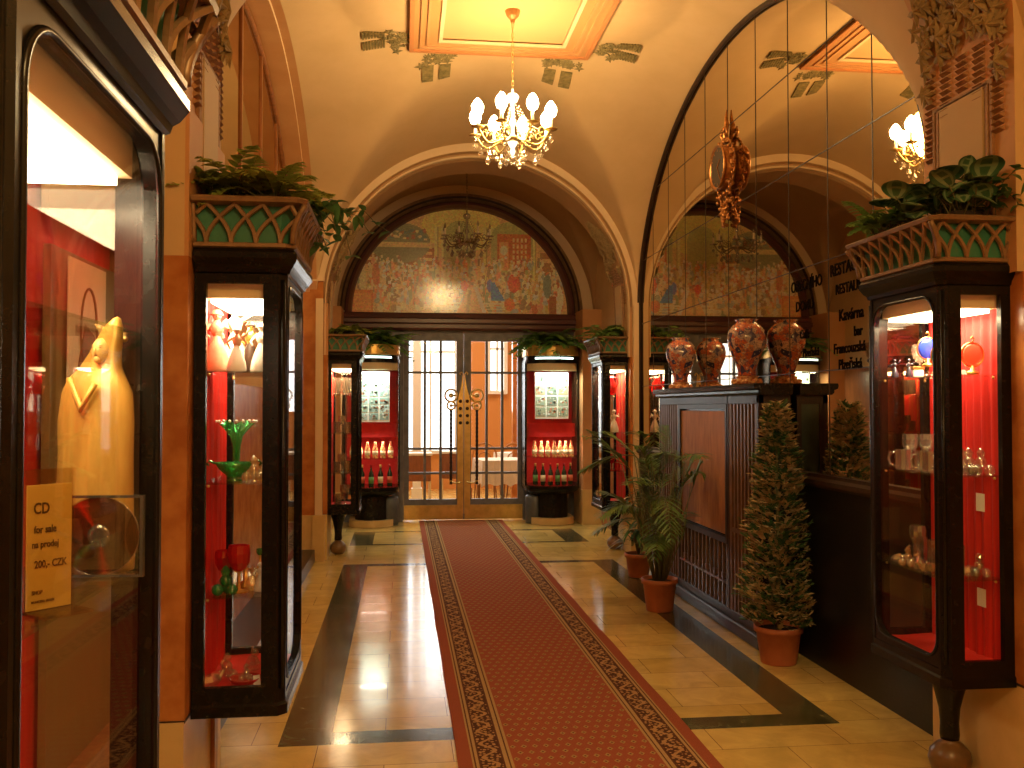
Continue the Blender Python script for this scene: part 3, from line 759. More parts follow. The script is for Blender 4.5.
def table(x, y, rz, lab):
    o = root('dining_table', (x, y, 0), rz)
    tag(o, lab, 'table')
    mb = MB(); mb.bbox(-.42, .42, -.42, .42, .72, .75, .006); mb.build('tabletop', WOODRED, o)
    for sx in (-1, 1):
        for sy in (-1, 1): mb = MB(); mb.tube([(sx*.34, sy*.34, 0), (sx*.35, sy*.35, .72)], [.018, .026], 8); mb.build('leg', WOODRED, o)
    c = root('tablecloth', (x, y, .75), rz); COL.objects.unlink(c); bpy.data.objects.remove(c)
    mb = MB(); n = 56; vs = []
    per = []
    for i in range(n):
        t = i/n*4; s = int(t); q = t-s; c_ = [(-1,-1),(1,-1),(1,1),(-1,1)]; a, b = c_[s], c_[(s+1) % 4]
        per.append((lerp(a[0],b[0],q)*.43, lerp(a[1],b[1],q)*.43))
    vs = [(0,0,.762)] + [(p[0],p[1],.762) for p in per] + [(p[0]*(1.05+.03*math.sin(i*1.7)), p[1]*(1.05+.03*math.sin(i*1.7)), .36+.05*abs(math.sin(i*.9))) for i, p in enumerate(per)]
    fs = [(0, 1+i, 1+(i+1) % n) for i in range(n)] + [(1+i, 1+n+i, 1+n+(i+1) % n, 1+(i+1) % n) for i in range(n)]
    mb.add(vs, fs, 0, False); cl = mb.build('tablecloth', CLOTH, None, (x, y, 0)); cl.rotation_euler = (0,0,rz)
    tag(cl, lab.replace('table under', 'cloth draped over the table').split(' and ')[0] if 0 else 'pale linen cloth hanging over the ' + ('nearer' if y < 15 else 'farther') + ' table beyond the doors', 'tablecloth')
table(1.62, 14.6, .1, 'square dining table nearer the right door leaf, under a pale cloth')
table(2.25, 16.6, .5, 'square dining table deeper in the room beyond the right door leaf')
def bentchair(x, y, rz, lab, grp):
    o = root('bentwood_chair', (x, y, 0), rz); tag(o, lab, 'chair', grp)
    mb = MB(); mb.lathe([(.19,.44),(.205,.45),(.205,.47),(.19,.48),(0,.475)], n=20); mb.build('seat', WOODRED, o)
    for sx in (-1, 1):
        mb = MB(); mb.tube([(sx*.13, .15, .45), (sx*.17, .20, 0)], [.016,.011], 6); mb.build('leg', WOODRED, o)
        mb = MB(); mb.tube([(sx*.15, -.15, .45), (sx*.17, -.19, 0)], [.016,.011], 6); mb.build('leg', WOODRED, o)
    mb = MB(); mb.tube([(-.17,-.15,.46)] + [(-.2*math.cos(PI*i/14), -.18, .75+.22*math.sin(PI*i/14)) for i in range(15)] + [(.17,-.15,.46)], .016, 6)
    mb.tube([(-.10,-.16,.47)] + [(-.11*math.cos(PI*i/10), -.175, .70+.12*math.sin(PI*i/10)) for i in range(11)] + [(.10,-.16,.47)], .010, 6); mb.build('backrest', WOODPANEL, o)
    return o
bentchair(1.40, 15.45, PI, 'bentwood chair with a looped back, left of the two behind the cloth covered table', 'bentwood chairs beyond the doors')
bentchair(1.88, 15.30, PI, 'bentwood chair with a looped back, right of the two behind the cloth covered table', 'bentwood chairs beyond the doors')

# ------------------------------------------------------------------ carpet runner
def carpet_material():
    m, nt, out = newmat('carpet'); b = bsdf(nt, out, .95, 0, 0, .1)
    tc = node(nt, 'ShaderNodeTexCoord'); O = tc.outputs['Object']
    sp = node(nt, 'ShaderNodeSeparateXYZ'); nt.links.new(O, sp.inputs[0]); X, Y = sp.outputs[0], sp.outputs[1]
    ax = mathn(nt, 'ABSOLUTE', X); d = mathn(nt, 'SUBTRACT', .575, ax)
    rp = node(nt, 'ShaderNodeValToRGB'); cr = rp.color_ramp; cr.interpolation = 'CONSTANT'
    nt.links.new(mathn(nt, 'DIVIDE', d, .575), rp.inputs[0])
    redc = (.27,.070,.030,1); tan = (.36,.23,.09,1); brn = (.10,.035,.015,1); dk = (.075,.028,.012,1)
    stops = [(0,redc),(.062,tan),(.07,brn),(.077,tan),(.09,brn),(.098,dk),(.198,brn),(.206,tan),(.224,brn),(.231,tan),(.243,redc)]
    cr.elements[0].position = 0; cr.elements[0].color = stops[0][1]; cr.elements[1].position = stops[1][0]/.575; cr.elements[1].color = stops[1][1]
    for p, c in stops[2:]:
        e = cr.elements.new(p/.575); e.color = c
    # scrolling meander in the border
    per = .17
    ph = mathn(nt, 'MULTIPLY', Y, 2*PI/per)
    off = mathn(nt, 'MULTIPLY', mathn(nt, 'SINE', ph), .030)
    dd = mathn(nt, 'ABSOLUTE', mathn(nt, 'SUBTRACT', mathn(nt, 'SUBTRACT', d, .148), off))
    line = mathn(nt, 'LESS_THAN', dd, .010)
    vo = node(nt, 'ShaderNodeTexVoronoi', Scale=42., Randomness=.7); nt.links.new(O, vo.inputs[0])
    bl = mathn(nt, 'LESS_THAN', vo.outputs['Distance'], .36)
    inb = mathn(nt, 'MULTIPLY', mathn(nt, 'GREATER_THAN', d, .100), mathn(nt, 'LESS_THAN', d, .197))
    pm = mathn(nt, 'MULTIPLY', inb, mathn(nt, 'MAXIMUM', line, bl))
    c1 = mixc(nt, pm, rp.outputs[0], (.36,.20,.075))
    # small lozenges in the field, in staggered rows
    px_, py_ = .052, .075
    row = mathn(nt, 'FLOOR', mathn(nt, 'DIVIDE', Y, py_))
    sh = mathn(nt, 'MULTIPLY', mathn(nt, 'MODULO', mathn(nt, 'ABSOLUTE', row), 2.), .5)
    fx = mathn(nt, 'SUBTRACT', mathn(nt, 'FRACT', mathn(nt, 'ADD', mathn(nt, 'ADD', mathn(nt, 'DIVIDE', X, px_), 50.), sh)), .5)
    fy = mathn(nt, 'SUBTRACT', mathn(nt, 'FRACT', mathn(nt, 'ADD', mathn(nt, 'DIVIDE', Y, py_), 200.)), .5)
    dist = mathn(nt, 'ADD', mathn(nt, 'ABSOLUTE', fx), mathn(nt, 'ABSOLUTE', fy))
    field = mathn(nt, 'GREATER_THAN', d, .25)
    c2 = mixc(nt, mathn(nt, 'MULTIPLY', field, mathn(nt, 'LESS_THAN', dist, .30)), c1, (.31,.21,.065))
    c3 = mixc(nt, mathn(nt, 'MULTIPLY', field, mathn(nt, 'LESS_THAN', dist, .12)), c2, (.14,.04,.025))
    nz = node(nt, 'ShaderNodeTexNoise', Scale=260., Detail=2.); nt.links.new(O, nz.inputs[0])
    hs = node(nt, 'ShaderNodeHueSaturation'); nt.links.new(c3, hs.inputs['Color']); nt.links.new(mathn(nt, 'MULTIPLY_ADD', nz.outputs[0], .9, .55), hs.inputs['Value'])
    nt.links.new(hs.outputs[0], b.inputs['Base Color'])
    bp = node(nt, 'ShaderNodeBump', Strength=.4, Distance=.004); nt.links.new(nz.outputs[0], bp.inputs['Height']); nt.links.new(bp.outputs[0], b.inputs['Normal'])
    return m
mb = MB()
mb.grid(lambda i, j: ((i-.5)*1.15 + (.0025*math.sin(j*57) if i in (0,1) else 0), lerp(-11.5, 1.42, j), .009 + .0012*mnoise.noise(Vector((i*3, j*20, 0)))), 12, 200)
mb.box(-.574, .574, -11.5, 1.42, .001, .006)
cp = mb.build('carpet_runner', carpet_material(), None, (XC, 11.55, 0), True)
tag(cp, 'long red patterned carpet runner with scroll borders leading to the glazed doors', 'carpet')
# ------------------------------------------------------------------ hanging display cabinets
TUBELIGHT = emis('cabinet_lamp', (1,.80,.52), 14.)
DIFF = mat('lamp_box_board', (.85,.68,.40), .6)
SHELFG = glassmat('shelf_glass', (.92,.97,.92), .10)
def display_case(side, xw, yc, label, foot=True, H=.30):
    """side +1: hangs on a left-hand pier and reaches towards +x; -1: the other way round"""
    o = root('display_cabinet', (xw, yc, 0)); tag(o, label, 'display cabinet', None)
    s = side; D = .33 if side > 0 else .30
    def bx(mb, u0, u1, y0, y1, z0, z1, m=0, b=0):
        a, c = sorted((s*u0, s*u1))
        return mb.bbox(a, c, y0, y1, z0, z1, b, m) if b else mb.box(a, c, y0, y1, z0, z1, m)
    def outline(e, chamf=.032):      # plan outline with cut outer corners
        return [(0, -H-e), (s*(D+e-chamf), -H-e), (s*(D+e), -H-e+chamf), (s*(D+e), H+e-chamf), (s*(D+e-chamf), H+e), (0, H+e)]
    def stack(levels, name, m):
        mb = MB(); n = 6; vs = []
        for z, e in levels: vs += [(x, y, z) for x, y in outline(e)]
        fs = [(k*n+i, k*n+(i+1) % n, (k+1)*n+(i+1) % n, (k+1)*n+i) for k in range(len(levels)-1) for i in range(n)]
        fs += [tuple(range(n-1,-1,-1)), tuple(range((len(levels)-1)*n, len(levels)*n))]
        mb.add(vs, fs); return mb.build(name, m, o)
    stack([(.452,.0),(.455,.008),(.492,.008),(.50,0),(.525,0)], 'bottom_board', BLACK)
    # corner posts and wall stiles
    for sy, nm in ((-1,'corner_post'), (1,'corner_post')):
        mb = MB(); pl = [(s*(D-.085), sy*H), (s*(D-.030), sy*H), (s*D, sy*(H-.030)), (s*D, sy*(H-.045)), (s*(D-.028), sy*(H-.045)), (s*(D-.085), sy*(H-.028))]
        mb.prism(pl, .525, 2.07, 'z'); mb.tube([(s*(D-.012), sy*(H-.012), .55), (s*(D-.012), sy*(H-.012), 2.05)], .008, 6); mb.build(nm, BLACK, o)
        mb = MB(); a0, a1 = (-H, -H+.028) if sy < 0 else (H-.028, H); bx(mb, 0, .042, a0, a1, .525, 2.07); mb.build('wall_stile', BLACK, o)
        mb = MB(); bx(mb, .042, D-.085, a0, a1, .525, .56); mb.build('bottom_rail', BLACK, o)
        mb = MB(); bx(mb, .042, D-.085, a0, a1, 2.035, 2.07); mb.build('top_rail', BLACK, o)
        mb = MB(); bx(mb, .042, D-.085, sy*H-sy*.014-.002, sy*H-sy*.014+.002, .56, 2.035); mb.build('end_pane', GLASS, o)
    # long front frame with a round-cornered opening
    oo = rrect(-H+.04, H-.04, .525, 2.07, .001, 8); ii = rrect(-H+.058, H-.058, .560, 2.035, .09, 8)
    mb = MB(); a, c = sorted((s*(D-.028), s*(D-.004))); mb.ring(oo, ii, a, c, 'x')
    mb.tube([(s*(D-.002), y, z) for y, z in rrect(-H+.055, H-.055, .557, 2.038, .09, 8)], .006, 6, 0, True)
    mb.build('front_frame', BLACK, o)
    mb = MB(); bx(mb, D-.018, D-.014, -H+.05, H-.05, .55, 2.05); mb.build('front_pane', GLASS, o)
    # top moulding and carved cornice
    stack([(2.07,-.002),(2.075,.008),(2.09,.012),(2.10,.022),(2.125,.036),(2.145,.036),(2.16,.025)], 'top_moulding', BLACK)
    stack([(2.16,.022),(2.165,.032),(2.178,.032),(2.182,.022)], 'cornice_base', BRONZE)
    stack([(2.178,.006),(2.25,.010),(2.318,.020)], 'green_backing', GREENP)
    zt0, zt1 = 2.180, 2.318
    def flare_long(t): return .022 + .050*t**2.2
    def flare_end(t): return .022 + .022*t**2
    stack([(2.316,.04),(2.322,.075),(2.336,.08),(2.342,.075)], 'cornice_board', BRONZE)
    mb = MB(); nA = 8
    def onlong(q, t): return (s*(D+flare_long(t)), lerp(-H-.02-.03*t, H+.02+.03*t, q), lerp(zt0, zt1, t))
    def onend(q, t, sy): return (s*lerp(.0, D+.022+.045*t*t, q), sy*(H+flare_end(t)), lerp(zt0, zt1, t))
    def lattice(mb, fn, n, rad):
        w = 1./n
        for k in range(-1, n+1):
            for dr in (1, -1):
                base = (k+.5)*w; pts = []
                for i in range(9):
                    t = i/8; q = base + dr*w*1.0*(1-math.cos(t*PI/2))
                    if -1e-6 <= q <= 1+1e-6: pts.append(fn(min(1,max(0,q)), t))
                if len(pts) > 1: mb.tube(pts, rad, 5, 0, False, None, False)
        for q in (0, 1): mb.tube([fn(q, i/6) for i in range(7)], rad*1.3, 5)
    lattice(mb, onlong, nA, .009); mb.build('arch_lattice', BRONZE, o)
    for sy in (-1, 1):
        mb = MB(); lattice(mb, lambda q, t: onend(q, t, sy), 4, .009); mb.build('arch_lattice', BRONZE, o)
    # inside: drape on the wall, red floor cloth, lamp box, shelves
    mb = MB()
    mb.grid(lambda i, j: (s*(.016 + .007*math.sin(i*60) + .004*math.sin(i*23+1)), lerp(-H+.03, H-.03, i), lerp(.53, 2.0, j)), 90, 1)
    mb.build('wall_drape', REDSILK, o, recalc=False)
    mb = MB(); mb.grid(lambda i, j: (s*lerp(.01, D-.03, i), lerp(-H+.03, H-.03, j), .533+.006*mnoise.noise(Vector((i*3, j*6, xw)))), 14, 26)
    mb.build('floor_cloth', RED, o, recalc=False)
    mb = MB(); bx(mb, .005, D-.05, -H+.05, H-.05, 1.985, 2.065); mb.build('lamp_box', DIFF, o)
    mb = MB(); bx(mb, .045, D-.07, -H+.07, H-.07, 1.968, 1.984); lt = mb.build('light_tube', TUBELIGHT, o)
    for z in (.878, 1.298, 1.71):
        mb = MB(); bx(mb, .02, D-.035, -H+.035, H-.035, z-.004, z+.002); sh = mb.build('glass_shelf', SHELFG, o)
        for yy in (-H+.05, H-.05):
            for uu in (.045, D-.06): MB().ball((s*uu, yy, z-.010), .006, 0, 6).build('shelf_peg', BRASS, sh)
    # turned foot with a ball
    mb = MB(); fx = s*.098
    if foot:
      k_ = 1.2
      mb.lathe([(r0*k_, z0) for r0, z0 in [(.0,.002),(.045,.004),(.066,.03),(.074,.065),(.068,.10),(.045,.13),(.03,.142),(.03,.150)]], (fx, 0, 0), 24, 1)
      mb.lathe([(r0*k_, z0) for r0, z0 in [(.032,.150),(.034,.17),(.032,.22),(.036,.28),(.048,.34),(.06,.39),(.072,.43),(.075,.452)]], (fx, 0, 0), 24, 0)
      mb.build('turned_foot', [BLACK, mat('foot_ball', (.13,.07,.025), .3, col2=(.22,.12,.045), nscale=8)], o)
    area((xw+s*.15, yc, 1.955), .16, H*1.4, 7.5, (1,.76,.46), (0,0,0), 'cabinet_light')
    return o
CN = display_case(1, -.755, 1.405, 'black display cabinet nearest the camera, holding the golden figure and compact disc', False, .355)
CL = display_case(1, -.750, 3.80, 'black display cabinet on the left pier with a fern on its green cornice', False)
CR = display_case(-1, 2.455, 3.80, 'black display cabinet on the right pier with crystal and a red drape')
CBL = display_case(1, -.765, 10.20, 'narrow black cabinet of glass mugs left of the far rounded showcase')
CBR = display_case(-1, 2.47, 10.20, 'black cabinet at the far right beside the mirror with red glassware')

# ------------------------------------------------------------------ goods
def lathed(name, prof, m, n=16, sx=1., sy=1.):
    return lambda p, par=None: MB().lathe(prof, (0,0,0), n, 0, None, True, sx, sy).build(name, m, par, p)
def place(o, p, label, cat, group=None, rz=0., sc=1.):
    o.location = p; o.rotation_euler = (0,0,rz); o.scale = (sc,)*3; tag(o, label, cat, group); return o
def crystal_goblet(m=None, bowl=None):
    o = root('goblet'); m = m or CRYSTAL
    MB().lathe([(.0,0),(.030,.001),(.032,.004),(.008,.012),(.005,.03),(.007,.045),(.005,.06),(.008,.070)], n=12, smooth=False).build('stem', m, o)
    MB().lathe([(.006,.068),(.022,.078),(.034,.10),(.037,.13),(.033,.155),(.031,.155),(.034,.13),(.030,.10),(.018,.084),(0,.08)], n=12, smooth=False).build('bowl', bowl or m, o)
    return o
def mug(m=None, h=.11, r_=.038):
    o = root('glass_mug'); m = m or CRYSTAL
    MB().lathe([(0,.0),(r_*.9,.001),(r_,.008),(r_*.96,h*.5),(r_,h),(r_-.004,h),(r_*.9,h*.5),(r_*.85,.012),(0,.012)], n=12, smooth=False).build('cup', m, o)
    MB().tube([(r_-.002,0,h*.85),(r_+.022,0,h*.82),(r_+.030,0,h*.55),(r_+.020,0,h*.25),(r_-.002,0,h*.2)], .005, 6).build('handle', m, o)
    return o
def tumbler(m=None, h=.10):
    return MB().lathe([(0,0),(.026,.001),(.029,.01),(.031,h),(.028,h),(.026,.014),(0,.012)], n=12, smooth=False).build('tumbler', m or CRYSTAL)
def facet_crystal(m=None, kind=0):
    """small cut-crystal ornament: body of facets, head and base"""
    o = root('crystal_ornament'); m = m or CRYSTAL; rnd = random.Random(kind)
    if kind % 3 == 0:     # swan
        MB().lathe([(0,.0),(.02,.004),(.03,.018),(.02,.034),(0,.040)], (0,0,0), 7, 0, None, False, 1.3, .8).build('body', m, o)
        MB().tube([(.03,0,.02),(.045,0,.04),(.038,0,.062),(.046,0,.072),(.058,0,.066)], [.008,.006,.005,.006,.002], 6, 0, False, None, False).build('neck', m, o)
    elif kind % 3 == 1:   # pyramid of balls
        mb = MB()
        for k, (x, y, z) in enumerate(((-.02,-.012,.014),(.02,-.012,.014),(0,.022,.014),(0,0,.038))): mb.ball((x,y,z), .017, 0, 6)
        mb.build('body', m, o); MB().lathe([(0,.052),(.010,.054),(.014,.066),(.006,.078),(0,.082)], n=6, smooth=False).build('finial', m, o)
    else:                 # cat-like sitting animal
        MB().lathe([(0,0),(.022,.002),(.024,.02),(.014,.040),(0,.046)], (0,0,0), 7, 0, None, False).build('body', m, o)
        mb = MB(); mb.ball((0.006,0,.052), .013, 0, 6); mb.prism([(-.010,.058),(-.002,.060),(-.008,.074)], -.003, .003, 'x', 0); mb.prism([(.010,.058),(.002,.060),(.008,.074)], -.003, .003, 'x', 0); mb.build('head', m, o)
    return o
def figurine(m, m2, h=.24, kind=0):
    """porcelain lady: skirt, bust, arms, head with bonnet"""
    o = root('figurine'); k = h/.24
    MB().lathe([(0,0),(.05*k,.001),(.052*k,.012*k),(.046*k,.05*k),(.030*k,.10*k),(.014*k,.135*k),(.012*k,.14*k)], n=18).build('skirt', m2, o)
    mb = MB(); mb.lathe([(.013*k,.135*k),(.022*k,.155*k),(.026*k,.178*k),(.012*k,.19*k),(.008*k,.20*k)], (0,0,0), 12, 0, None, True, .8, 1.1)
    if kind % 2: arms = [[(0,.024*k,.18*k),(.02*k,.05*k,.16*k),(.03*k,.04*k,.20*k)], [(0,-.024*k,.18*k),(.01*k,-.048*k,.15*k),(.03*k,-.03*k,.13*k)]]
    else: arms = [[(0,.024*k,.18*k),(.01*k,.055*k,.20*k),(.0,.065*k,.235*k)], [(0,-.024*k,.18*k),(.01*k,-.05*k,.155*k),(.0,-.035*k,.12*k)]]
    for a in arms: mb.tube(a, [.009*k,.007*k,.005*k], 6)
    mb.build('bust', m, o)
    mb = MB(); mb.ball((0,0,.215*k), .017*k, 0, 8); mb.ball((.017*k,0,.213*k), .004*k, 0, 5); mb.build('head', m, o)
    MB().lathe([(.0,.24*k),(.012*k,.238*k),(.020*k,.226*k),(.026*k,.220*k),(.020*k,.216*k)], (-.003*k,0,0), 12).build('bonnet', m2, o)
    return o
def disc_ornament(m, col_rim=None, r_=.04):
    o = root('glass_disc_ornament')
    MB().lathe([(0,0),(.025,.002),(.022,.012),(.008,.018),(.006,.035),(0,.036)], n=14).build('stand', GOLD, o)
    MB().lathe([(0,-.004),(r_*.8,-.005),(r_,0),(r_*.8,.005),(0,.004)], (0,0,.032+r_), 22, 0, Matrix.Rotation(PI/2, 4, 'X')).build('disc', m, o)
    MB().tube([(math.cos(a)*r_*1.04, 0, .032+r_+math.sin(a)*r_*1.04) for a in [2*PI*i/24 for i in range(24)]], .003, 5, 0, True).build('rim', col_rim or GOLD, o)
    MB().tube([(0,0,.034+2*r_),(.008,0,.046+2*r_),(0,0,.056+2*r_),(-.006,0,.048+2*r_)], .003, 5).build('finial', GOLD, o)
    return o
def bottle(m, lab, h=.27, r_=.036):
    o = root('bottle')
    k = h/.27
    MB().lathe([(0,0),(r_*.95,.001),(r_,.008),(r_,.15*k),(r_*.75,.18*k),(.014,.20*k),(.0125,.255*k),(0,.256*k)], n=14).build('glass', m, o)
    MB().lathe([(.0145,.235*k),(.015,.27*k),(0,.271*k)], n=10).build('capsule', GOLD if random.random() < .4 else REDG, o)
    MB().lathe([(r_+.0008,.045*k),(r_+.0008,.125*k)], n=14).build('paper_label', lab, o, recalc=False)
    return o
def tagcard(w=.04, h=.05, m=None):
    mb = MB(); mb.prism([(-.012,0),(0,h),(.0015,h),(.002,0)], -w/2, w/2, 'x'); return mb.build('price_card', m or WHITE)

# left cabinet (shelves at .87, 1.29, 1.71, floor .54) ------------------------------------------------
LN = 'the fern cabinet'
z = 1.713
place(figurine(PINKP, PINKP, .24, 1), (-.70, 3.66, z), 'tinted porcelain lady figurine leftmost on the top shelf of '+LN, 'figurine', None, -1.3)
place(figurine(PORC, PORC, .27, 0), (-.645, 3.72, z), 'tall white porcelain lady figurine second from left on the top shelf of '+LN, 'figurine', None, -1.5)
place(figurine(GOLD, DARKWOOD, .20, 1), (-.585, 3.72, z), 'small gilt and dark figurine third on the top shelf of '+LN, 'figurine', None, -1.2)
place(figurine(PORC, PORC, .19, 1), (-.535, 3.66, z), 'short white porcelain figurine rightmost on the top shelf of '+LN, 'figurine', None, -1.9)
place(figurine(PINKP, PORC, .17, 0), (-.615, 3.60, z), 'small pink and white figurine in front on the top shelf of '+LN, 'figurine', None, -1.6)
z = 1.301
def ruffled_vase():
    o = root('green_vase')
    mb = MB(); n = 36; prof = [(.030,0),(.032,.006),(.014,.02),(.012,.06),(.014,.11),(.022,.145),(.045,.175),(.066,.195)]
    vs = [(r_*math.cos(2*PI*i/n)*(1+(.08*math.sin(6*2*PI*i/n) if k > 5 else 0)), r_*math.sin(2*PI*i/n), zz + (.008*math.sin(6*2*PI*i/n) if k > 5 else 0)) for k, (r_, zz) in enumerate(prof) for i in range(n)]
    mb.add(vs, [(k*n+i, k*n+(i+1) % n, (k+1)*n+(i+1) % n, (k+1)*n+i) for k in range(len(prof)-1) for i in range(n)] + [tuple(range(n))], 0, True); mb.build('flared_body', GREENG, o)
    mb = MB()
    for i in range(18): a = 2*PI*i/18; mb.ball((.069*math.cos(a), .066*math.sin(a), .199), .005, 0, 5)
    mb.build('beaded_rim', MATS['white_porcelain'], o); return o
def footed_bowl(m):
    o = root('green_bowl')
    MB().lathe([(.028,0),(.03,.004),(.012,.012),(.03,.022),(.055,.045),(.072,.07),(.068,.07),(.05,.05),(.02,.03),(0,.028)], n=26).build('bowl', m, o)
    for sx in (-1, 1): MB().tube([(sx*.068,0,.066),(sx*.092,0,.076),(sx*.10,0,.066),(sx*.092,0,.058)], .005, 6).build('handle', m, o)
    return o
place(ruffled_vase(), (-.648, 3.80, z), 'tall green glass vase with a flared white beaded rim in '+LN, 'vase', None, 0, 1.12)
place(footed_bowl(GREENG), (-.625, 3.62, z), 'wide green glass bowl with two handles in front of the flared green vase', 'bowl')
place(tagcard(.05, .13, CREAM), (-.52, 3.78, z), 'upright cream card behind the green bowl in '+LN, 'card', None, -.2)
place(facet_crystal(AMBER, 1), (-.55, 3.60, z), 'amber crystal pyramid beside the green glass bowl', 'crystal ornament', None, 0, 1.2)
place(facet_crystal(AMBER, 0), (-.52, 3.68, z), 'amber crystal swan to the right of the green glass bowl', 'crystal ornament', None, 1, 1.2)
z = .881
place(crystal_goblet(GOLD, REDG), (-.605, 3.62, z), 'large red glass goblet with a gilt stem on the lower shelf of '+LN, 'goblet', None, 0, 1.15)
place(crystal_goblet(GOLD, REDG), (-.675, 3.70, z), 'red glass goblet behind and left of the large one in '+LN, 'goblet', None, 0, .95)
place(facet_crystal(GREENG, 1), (-.65, 3.60, z), 'green crystal pyramid left of the large red goblet', 'crystal ornament', None, 0, 1.3)
place(facet_crystal(AMBER, 2), (-.56, 3.66, z), 'amber crystal cat right of the large red goblet', 'crystal ornament', None, 0, 1.3)
place(figurine(PORC, PORC, .11, 1), (-.53, 3.64, z), 'tiny white figurine at the right end of the lower shelf in '+LN, 'figurine', None, -1.7)
def candelabrum():
    o = root('candelabrum')
    MB().lathe([(.03,0),(.032,.006),(.008,.02),(.006,.10),(.012,.11),(.012,.13),(0,.131)], n=14).build('stem', GOLD, o)
    for sx in (-1, 1):
        MB().tube([(0,0,.06),(sx*.03,0,.05),(sx*.045,0,.07),(sx*.045,0,.10)], .004, 6).build('arm', GOLD, o)
        MB().lathe([(.006,.10),(.012,.108),(.012,.12),(0,.12)], (sx*.045,0,0), 10).build('cup', GREENG, o)
    return o
place(candelabrum(), (-.60, 3.74, z), 'gilt two-armed candelabrum behind the large red goblet', 'candelabrum', None, .2, 1.2)
z = .54
place(facet_crystal(CRYSTAL, 1), (-.66, 3.70, z), 'clear crystal pyramid on the red floor cloth of '+LN, 'crystal ornament', None, 0, 1.2)
place(facet_crystal(CRYSTAL, 2), (-.58, 3.80, z), 'clear crystal cat at the back on the floor cloth of '+LN, 'crystal ornament', None, 0, 1.3)
place(facet_crystal(CRYSTAL, 0), (-.70, 3.60, z), 'clear crystal swan at the left on the floor cloth of '+LN, 'crystal ornament', None, .8, 1.2)
def dish(m):
    return MB().lathe([(0,.002),(.03,.0),(.05,.01),(.06,.024),(.056,.024),(.045,.014),(0,.008)], n=22).build('glass_dish', m)
place(dish(REDG), (-.58, 3.62, z), 'red glass dish on the floor cloth of '+LN, 'dish')
place(facet_crystal(CRYSTAL, 4), (-.575, 3.62, z+.012), 'small crystal pyramid lying in the red glass dish', 'crystal ornament', None, 0, .8)
place(tagcard(.025, .035), (-.535, 3.60, z), 'small white price card beside the red glass dish', 'card', None, .5)
for k, (y, zz) in enumerate(((3.95,.881),(4.02,1.301),(3.94,1.301),(3.98,1.713))):
    place(crystal_goblet(), (-.53, y, zz), 'clear goblet at the far end of the %s in %s' % (('lower shelf','middle shelf, farther one,','middle shelf, nearer one,','top shelf')[k], LN), 'goblet', 'clear goblets at the far end of the fern cabinet')
def swan_figure():
    o = root('white_bird')
    MB().lathe([(0,0),(.03,.01),(.045,.04),(.03,.075),(0,.09)], (0,0,0), 14, 0, None, True, 1., .6).build('body', PORC, o)
    MB().tube([(.02,0,.07),(.03,0,.10),(.015,0,.13),(.03,0,.15),(.045,0,.14)], [.014,.010,.008,.01,.003], 8).build('neck', PORC, o); return o
place(swan_figure(), (-.50, 3.86, 1.301), 'white porcelain bird behind the long pane of '+LN, 'figurine', None, 1.2)

# right cabinet ---------------------------------------------------------------------------------------
RN = 'the near right cabinet'
z = 1.713
place(figurine(mat('dark_glazed',(.03,.03,.05),.2,coat=.5), MATS['dark_glazed'], .085, 0), (2.235, 4.00, z), 'small dark glazed figurine leftmost on the top shelf of '+RN, 'figurine', None, -2)
place(figurine(MATS['dark_glazed'], MATS['dark_glazed'], .085, 1), (2.275, 3.95, z), 'small dark glazed figurine second from left on the top shelf of '+RN, 'figurine', None, -1.4)
def boxy(w, d, h, m, nm='gift_box'):
    o = root(nm); MB().bbox(-w/2, w/2, -d/2, d/2, 0, h*.7, .003).build('box_body', m, o); MB().bbox(-w/2-.002, w/2+.002, -d/2-.002, d/2+.002, h*.7, h, .003).build('lid', GOLD, o); return o
place(boxy(.05,.05,.05, WHITE), (2.32, 3.97, z), 'small white box with a gilt lid beside the dark figurines', 'box')
place(disc_ornament(BLUEG, GOLD, .042), (2.275, 3.80, z+.04), 'round blue glass disc in a gilt rim, top shelf of '+RN, 'glass ornament', None, 0, 1.1)
place(facet_crystal(CRYSTAL, 1), (2.275, 3.80, z-.008), 'clear crystal pyramid holding up the blue glass disc', 'crystal ornament', None, 0, .62)
place(disc_ornament(GREENG, GOLD, .045), (2.215, 3.63, z), 'green glass disc ornament half hidden behind the black post of '+RN, 'glass ornament', None, .5)
place(disc_ornament(glassmat('rose_glass',(1,.5,.4),.2,.08,.4,(.9,.35,.2)), GOLD, .045), (2.365, 3.62, z), 'rose glass disc ornament in a gilt rim before the red drape', 'glass ornament', None, 0, 1.1)
place(tagcard(.035,.02), (2.29, 3.58, z), 'tiny white price card on the top shelf of '+RN, 'card')
z = 1.301
for k, (x, y) in enumerate(((2.225,3.92),(2.245,3.80),(2.235,3.72))):
    place(mug(CRYSTAL, .09, .034), (x, y, z), ('leftmost','middle','rightmost')[k]+' of three clear handled mugs on the middle shelf of '+RN, 'mug', 'handled mugs in the right cabinet', 2.4+k, 1.)
for k, (x, y, q) in enumerate(((2.30,3.60,1),(2.345,3.62,4),(2.385,3.60,7),(2.32,3.70,0),(2.40,3.72,2))):
    place(facet_crystal(CRYSTAL, q), (x, y, z), 'clear crystal %s, %s of the cluster in %s' % (('swan','pyramid','cat')[q % 3], ('front left','front centre','front right','back left','back right')[k], RN), 'crystal ornament', 'crystal cluster on the middle shelf', k, 1.35)
z = .881
for k, (x, y) in enumerate(((2.225,3.96),(2.22,3.88),(2.225,3.80),(2.22,3.72))):
    place(facet_crystal(AMBER if k % 2 else CRYSTAL, k), (x, y, z), '%s small crystal along the front of the lower shelf of %s' % (('farthest','second farthest','second nearest','nearest')[k], RN), 'crystal ornament', 'small crystals on the lower shelf', k, 1.05)
